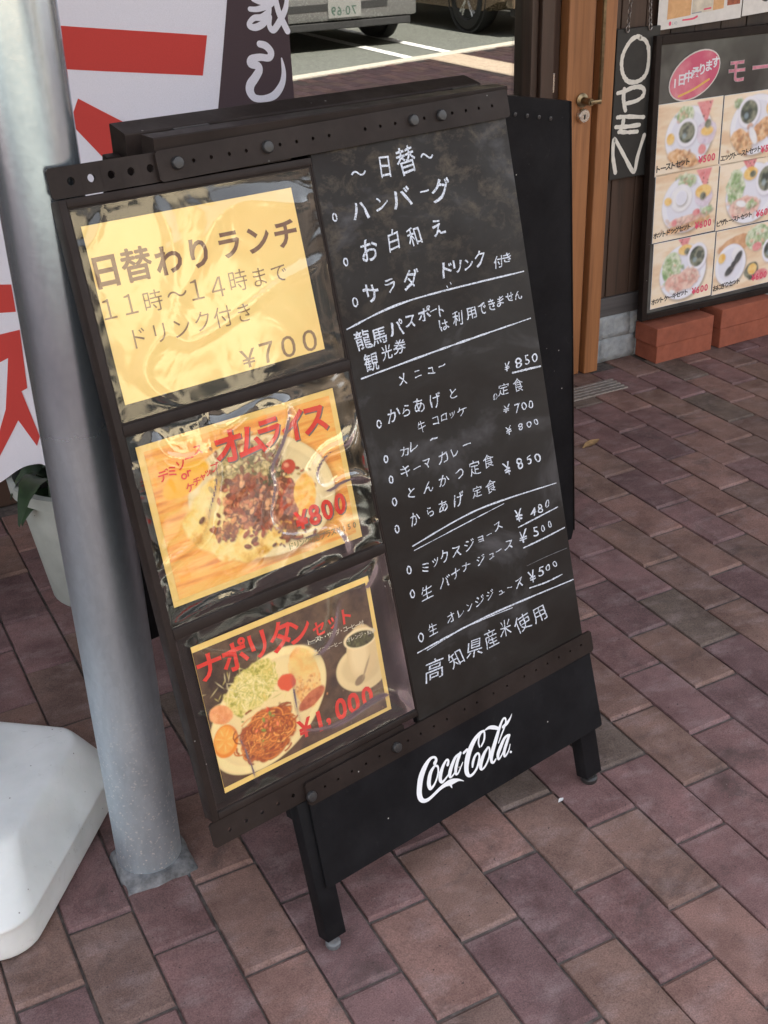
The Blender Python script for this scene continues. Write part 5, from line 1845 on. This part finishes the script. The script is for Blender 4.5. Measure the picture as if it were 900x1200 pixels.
# terracotta blocks
def block(x0, x1, y0, z0, lab, rz=0, dz=.0575):
    L = x1 - x0
    c = Vector(((x0 + x1) / 2, y0 + .05, z0))
    m_ = MB()
    m_.box((-L / 2, -.05, 0), (L / 2, .05, dz), .0022)
    me = bpy.data.meshes.new('terracotta_block')
    ca, sa = math.cos(rz), math.sin(rz)
    me.from_pydata([(v.x * ca - v.y * sa, v.x * sa + v.y * ca, v.z) for v in m_.v], [], m_.f)
    me.materials.append(M['terracotta'])
    o = bpy.data.objects.new('terracotta_block', me)
    o.location = c
    COL.objects.link(o)
    tag(o, lab, 'brick', 'terracotta blocks under the menu board')
block(1.412, 1.640, 1.553, .0005, 'lower terracotta block of the left stack under the menu board', R(1.5))
block(1.402, 1.636, 1.548, .0595, 'upper terracotta block of the left stack, jutting left of the one below', R(2))
block(1.668, 1.895, 1.556, .0005, 'lower terracotta block of the right stack under the menu board', R(2.5), .064)
block(1.664, 1.893, 1.553, .0660, 'upper terracotta block of the right stack under the menu board', R(2.2), .0635)

# ------------------------------------------------------------------ laminated notices over the board
nf = (Vector((0, 1.638, 0)), Vector((1, 0, 0)), Z, Vector((0, -1, 0)))
n1 = thing('laminated_notice', 'white notice with orange pictures pinned above the menu board, left one', 'notice', (1.5, 1.638, .97))
mb = MB(nf)
mb.prism([(1.396, .966), (1.700, .978), (1.700, 1.40), (1.396, 1.40)], -.001, 0)
mb.build('sheet', ink('notice_white', (.72, .70, .68)), n1)
mb = MB(nf)
mb.prism([(1.428, .992), (1.512, .998), (1.512, 1.36), (1.428, 1.36)], .0002, .0004)
mb.prism([(1.592, 1.005), (1.632, 1.008), (1.632, 1.36), (1.592, 1.36)], .0002, .0004)
mb.build('orange_picture', M['print_orange_box'], n1)
mb = MB(nf)
mb.prism([(1.516, 1.000), (1.590, 1.004), (1.590, 1.36), (1.516, 1.36)], .0002, .0004)
mb.build('pale_picture', ink('notice_cream', (.66, .60, .50), vary=.2, scale=30), n1)
mb = MB(nf)
mb.prism([(1.644, 1.014), (1.692, 1.016), (1.692, 1.12), (1.644, 1.12)], .0002, .0004)
mb.build('dish_picture', M['print_dish'], n1)
mb = MB(nf)
mb.disc((1.440, .981), .0045, .0002, .0004, 10, .006)
mb.stroke([(1.485, .987, .0022), (1.520, .988, .0026), (1.536, .993, .003)], .0004, 4)
mb.stroke([(1.560, 1.010, .0022), (1.584, 1.012, .0022)], .0006, 4)
mb.build('red_marks', M['card_red'], n1, fix=False)
mb = MB(nf)
write(mb, ';'.join('%s %.1f %.1f 11' % (c, 1452 + i * 9, 981) for i, c in enumerate('いの')), .0004, down=False)
mb.stroke([(1.516, 1.002, .0014), (1.55, 1.004, .0016)], .0006, 4)
mb.build('grey_print', ink('notice_grey', (.30, .32, .36)), n1, fix=False)
n2 = thing('laminated_notice', 'white glossy lettered notice pinned above the menu board, right one', 'notice', (1.8, 1.638, .98))
mb = MB(nf)
mb.prism([(1.704, .981), (2.02, .998), (2.02, 1.40), (1.704, 1.40)], -.001, .0002)
mb.build('sheet', M['notice_white'], n2)
mb = MB(nf)
mb.stroke([(1.782, 1.060, .003), (1.770, 1.045, .003), (1.772, 1.026, .003), (1.790, 1.018, .003), (1.802, 1.022, .002)], .0005, 6)
write(mb, 'o 1835 1032 60;f 1870 1040 60;f 1900 1040 60;e 1935 1032 60', .0005, down=False)
mb.build('black_lettering', M['card_black'], n2, fix=False)

# ------------------------------------------------------------------ drain grate by the door
dr = thing('drain_grate', 'small ribbed steel drain strip set in the paving before the door', 'drain', (1.12, 1.48, 0))
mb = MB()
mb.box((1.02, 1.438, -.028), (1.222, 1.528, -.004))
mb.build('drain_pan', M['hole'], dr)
for i in range(5):
    mb = MB()
    y_ = 1.444 + i * .0175
    mb.box((1.02, y_, -.0035), (1.222, y_ + .0095, .0035), .0012)
    mb.build('slat', M['metal_grate'], dr)

# litter
def scrap(name, lab, cat, x, y, a, b, rz, mat, curl=.003, z=.0025):
    vs, fs = [], []
    n = 8
    for i in range(n + 1):
        for j in range(5):
            s_ = i / n
            w_ = b * math.sin(PI * min(.97, max(.05, s_)))
            px, py = (s_ - .5) * a, (j / 4 - .5) * w_
            pz = curl * math.sin(PI * s_) + curl * .8 * abs(j / 4 - .5) * 2
            vs.append((x + px * math.cos(rz) - py * math.sin(rz), y + px * math.sin(rz) + py * math.cos(rz), z + pz))
    for i in range(n):
        for j in range(4):
            q = i * 5 + j
            fs.append((q, q + 1, q + 6, q + 5))
    m_ = MB()
    m_.add(vs, fs)
    o = m_.build(name, mat, None, smooth='all', fix=False)
    tag(o, lab, cat)
scrap('fallen_leaf', 'tan dry fallen leaf lying on the paving right of the sign', 'leaf', .885, 1.175, .075, .026, R(18), M['dry_leaf'])
ink('scrap_white', (.7, .7, .7))
scrap('paper_scrap', 'tiny white paper scrap left of the right front foot of the sign', 'litter', -.003, .070, .014, .007, R(20), M['scrap_white'], .001)

# ------------------------------------------------------------------ cars parked over the street
def car(name, lab, x0, x1, yf, Lc, paint, seed):
    """a hatchback parked nose-in: its end at y = yf faces the shop, body runs towards -Y"""
    W_ = x1 - x0
    cx = (x0 + x1) / 2
    c = thing(name, lab, 'car', (cx, yf - Lc / 2, 0), 'cars parked across the street')
    prof = [(0.06, .30), (0.0, .42), (0.0, .62), (.05, .78), (.18, .86), (.30, .98), (.62, 1.42), (.85, 1.50), (2.4, 1.52), (2.75, 1.44), (3.35, 1.0), (4.1, .88), (4.28, .72), (4.32, .45), (4.25, .28), (3.9, .2), (.35, .2)]
    k_ = Lc / 4.32
    stations = [(0.0, .80), (.02, .92), (.12, .985), (.5, 1.0)]
    n = len(prof)
    vs, fs = [], []
    xs_ = [0, .02, .08, .5, .92, .98, 1]
    sh = [.93, .975, 1, 1, 1, .975, .93]
    for xi, s_ in zip(xs_, sh):
        for (d, z) in prof:
            inset = max(0, (z - .95)) * .28
            xx_ = x0 + W_ * xi
            xx_ = cx + (xx_ - cx) * (1 - inset / (W_ / 2))
            dd = Lc / 2 + (d * k_ - Lc / 2) * (s_ + (1 - s_) * .3)
            vs.append((xx_, yf - dd, .22 + (z - .22) * (1 if z < .3 else 1 - (1 - s_) * .25)))
    for j in range(len(xs_) - 1):
        for i in range(n):
            a, b = j * n + i, j * n + (i + 1) % n
            fs.append((a, b, b + n, a + n))
    fs.append(tuple(range(n)))
    fs.append(tuple(range((len(xs_) - 1) * n + n - 1, (len(xs_) - 1) * n - 1, -1)))
    m_ = MB()
    m_.add(vs, fs)
    bo_ = m_.build('body', paint, c, smooth=True)
    # bumper step, grille slot, plate, lamps
    m_ = MB()
    m_.box((x0 + .04, yf - .10, .24), (x1 - .04, yf + .045, .46), .03)
    m_.build('bumper', paint, c, smooth=True)
    m_ = MB()
    m_.box((x0 + .10, yf - .10, .17), (x1 - .10, yf + .030, .236), .01)
    m_.build('lower_valance', M['tyre'], c)
    m_ = MB()
    m_.box((x0 + .35, yf + .0455, .33), (x1 - .35, yf + .049, .39), .001)
    m_.build('bumper_slot', M['tyre'], bo_)
    for sx in (x0 + .10, x1 - .42):
        m_ = MB()
        m_.box((sx, yf - .04, .62), (sx + .32, yf + .014, .80), .02)
        m_.build('lamp', M['lamp_clear'] if seed else M['lamp_red'], c, smooth=True)
    for sx in (-1, 1):
        m_ = MB()
        xq = cx + sx * (W_ / 2 - .060)
        m_.prism([(0, 0), (1, 0)], 0, 0) if False else None
        g_ = [(.75, 1.02), (1.0, 1.38), (2.35, 1.40), (3.1, 1.04)]
        vv = []
        for off_ in (0, .01):
            for d, z in g_:
                inset = max(0, (z - .95)) * .28
                vv.append((cx + sx * (W_ / 2 - inset + off_ * 1.0 + .002), yf - d * k_, z))
        m_.add(vv, [(0, 1, 2, 3), (7, 6, 5, 4), (0, 4, 5, 1), (1, 5, 6, 2), (2, 6, 7, 3), (3, 7, 4, 0)])
        m_.build('side_window', M['car_glass'], c)
    m_ = MB()
    m_.add([(x0 + .22, yf - .31 * k_, 1.02), (x1 - .22, yf - .31 * k_, 1.02), (x1 - .30, yf - .60 * k_, 1.40), (x0 + .30, yf - .60 * k_, 1.40),
            (x0 + .22, yf - .29 * k_, 1.03), (x1 - .22, yf - .29 * k_, 1.03), (x1 - .30, yf - .58 * k_, 1.41), (x0 + .30, yf - .58 * k_, 1.41)],
           [(0, 1, 2, 3), (7, 6, 5, 4), (0, 4, 5, 1), (1, 5, 6, 2), (2, 6, 7, 3), (3, 7, 4, 0)])
    m_.build('end_window', M['car_glass'], c)
    for sx, xs2 in ((-1, x0), (1, x1)):
        for dy in (.72, 3.42):
            yc = yf - dy * k_
            t_ = MB()
            t_.lathe((xs2 - sx * .20, yc, .31), [(.20, 0), (.29, .0), (.31, sx * .03), (.31, sx * .17), (.29, sx * .205), (.215, sx * .210), (.20, sx * .19)], 36, 'x')
            ty = t_.build('wheel', M['tyre'], c, smooth=True)
            rm = MB()
            xo_ = xs2 - sx * .015
            rm.lathe((xo_ - sx * .04, yc, .31), [(.205, 0), (.213, sx * .045), (.195, sx * .045), (.188, sx * .01), (.02, sx * .01)], 36, 'x')
            for q in range(5):
                a = 2 * PI * q / 5 + .3
                for da in (-.13, .13):
                    p0 = Vector((xo_ + sx * .004, yc + .04 * math.cos(a), .31 + .04 * math.sin(a)))
                    p1 = Vector((xo_ - sx * .003, yc + .196 * math.cos(a + da), .31 + .196 * math.sin(a + da)))
                    rm.tube([p0, p1], .017, 6)
            rm.lathe((xo_ - sx * .01, yc, .31), [(.045, 0), (.045, sx * .018), (.02, sx * .024)], 16, 'x')
            rm.build('rim', M['alloy'], ty, smooth=True)
            ar = MB()
            ar.lathe((xs2 - sx * .10, yc, .33), [(.355, 0), (.360, sx * .104), (.345, sx * .106), (.33, sx * .09), (.33, sx * .0)], 36, 'x')
            ar.build('wheel_arch', M['tyre'], c, smooth=True)
    return c, bo_
c1, b1 = car('parked_car', 'grey parked car with number plate, mirrored in the cafe window', 3.02, 4.92, -5.88, 4.2, M['car_grey'], 0)
pf_ = (Vector((4.13, -5.825, .35)), Vector((-1, 0, 0)), Z, Vector((0, 1, 0)))
pl = MB(pf_)
pl.box((-.165, -.0825, 0), (.165, .0825, .004), .002)
plo = pl.build('number_plate', M['plate'], c1)
pl = MB(pf_)
write(pl, '7 -90 -25 105;0 -30 -25 105;- 12 -25 70;6 55 -25 105;9 112 -25 105', .0046, bold=.012, down=False)
pl.build('plate_digits', M['plate_ink'], plo, fix=False)
c2, b2 = car('parked_car', 'brown parked car with silver spoked wheel, mirrored in the cafe window', 5.68, 7.36, -5.55, 4.3, M['car_brown'], 1)

for o in bpy.data.objects:
    if '_off' in o:
        del o['_off']
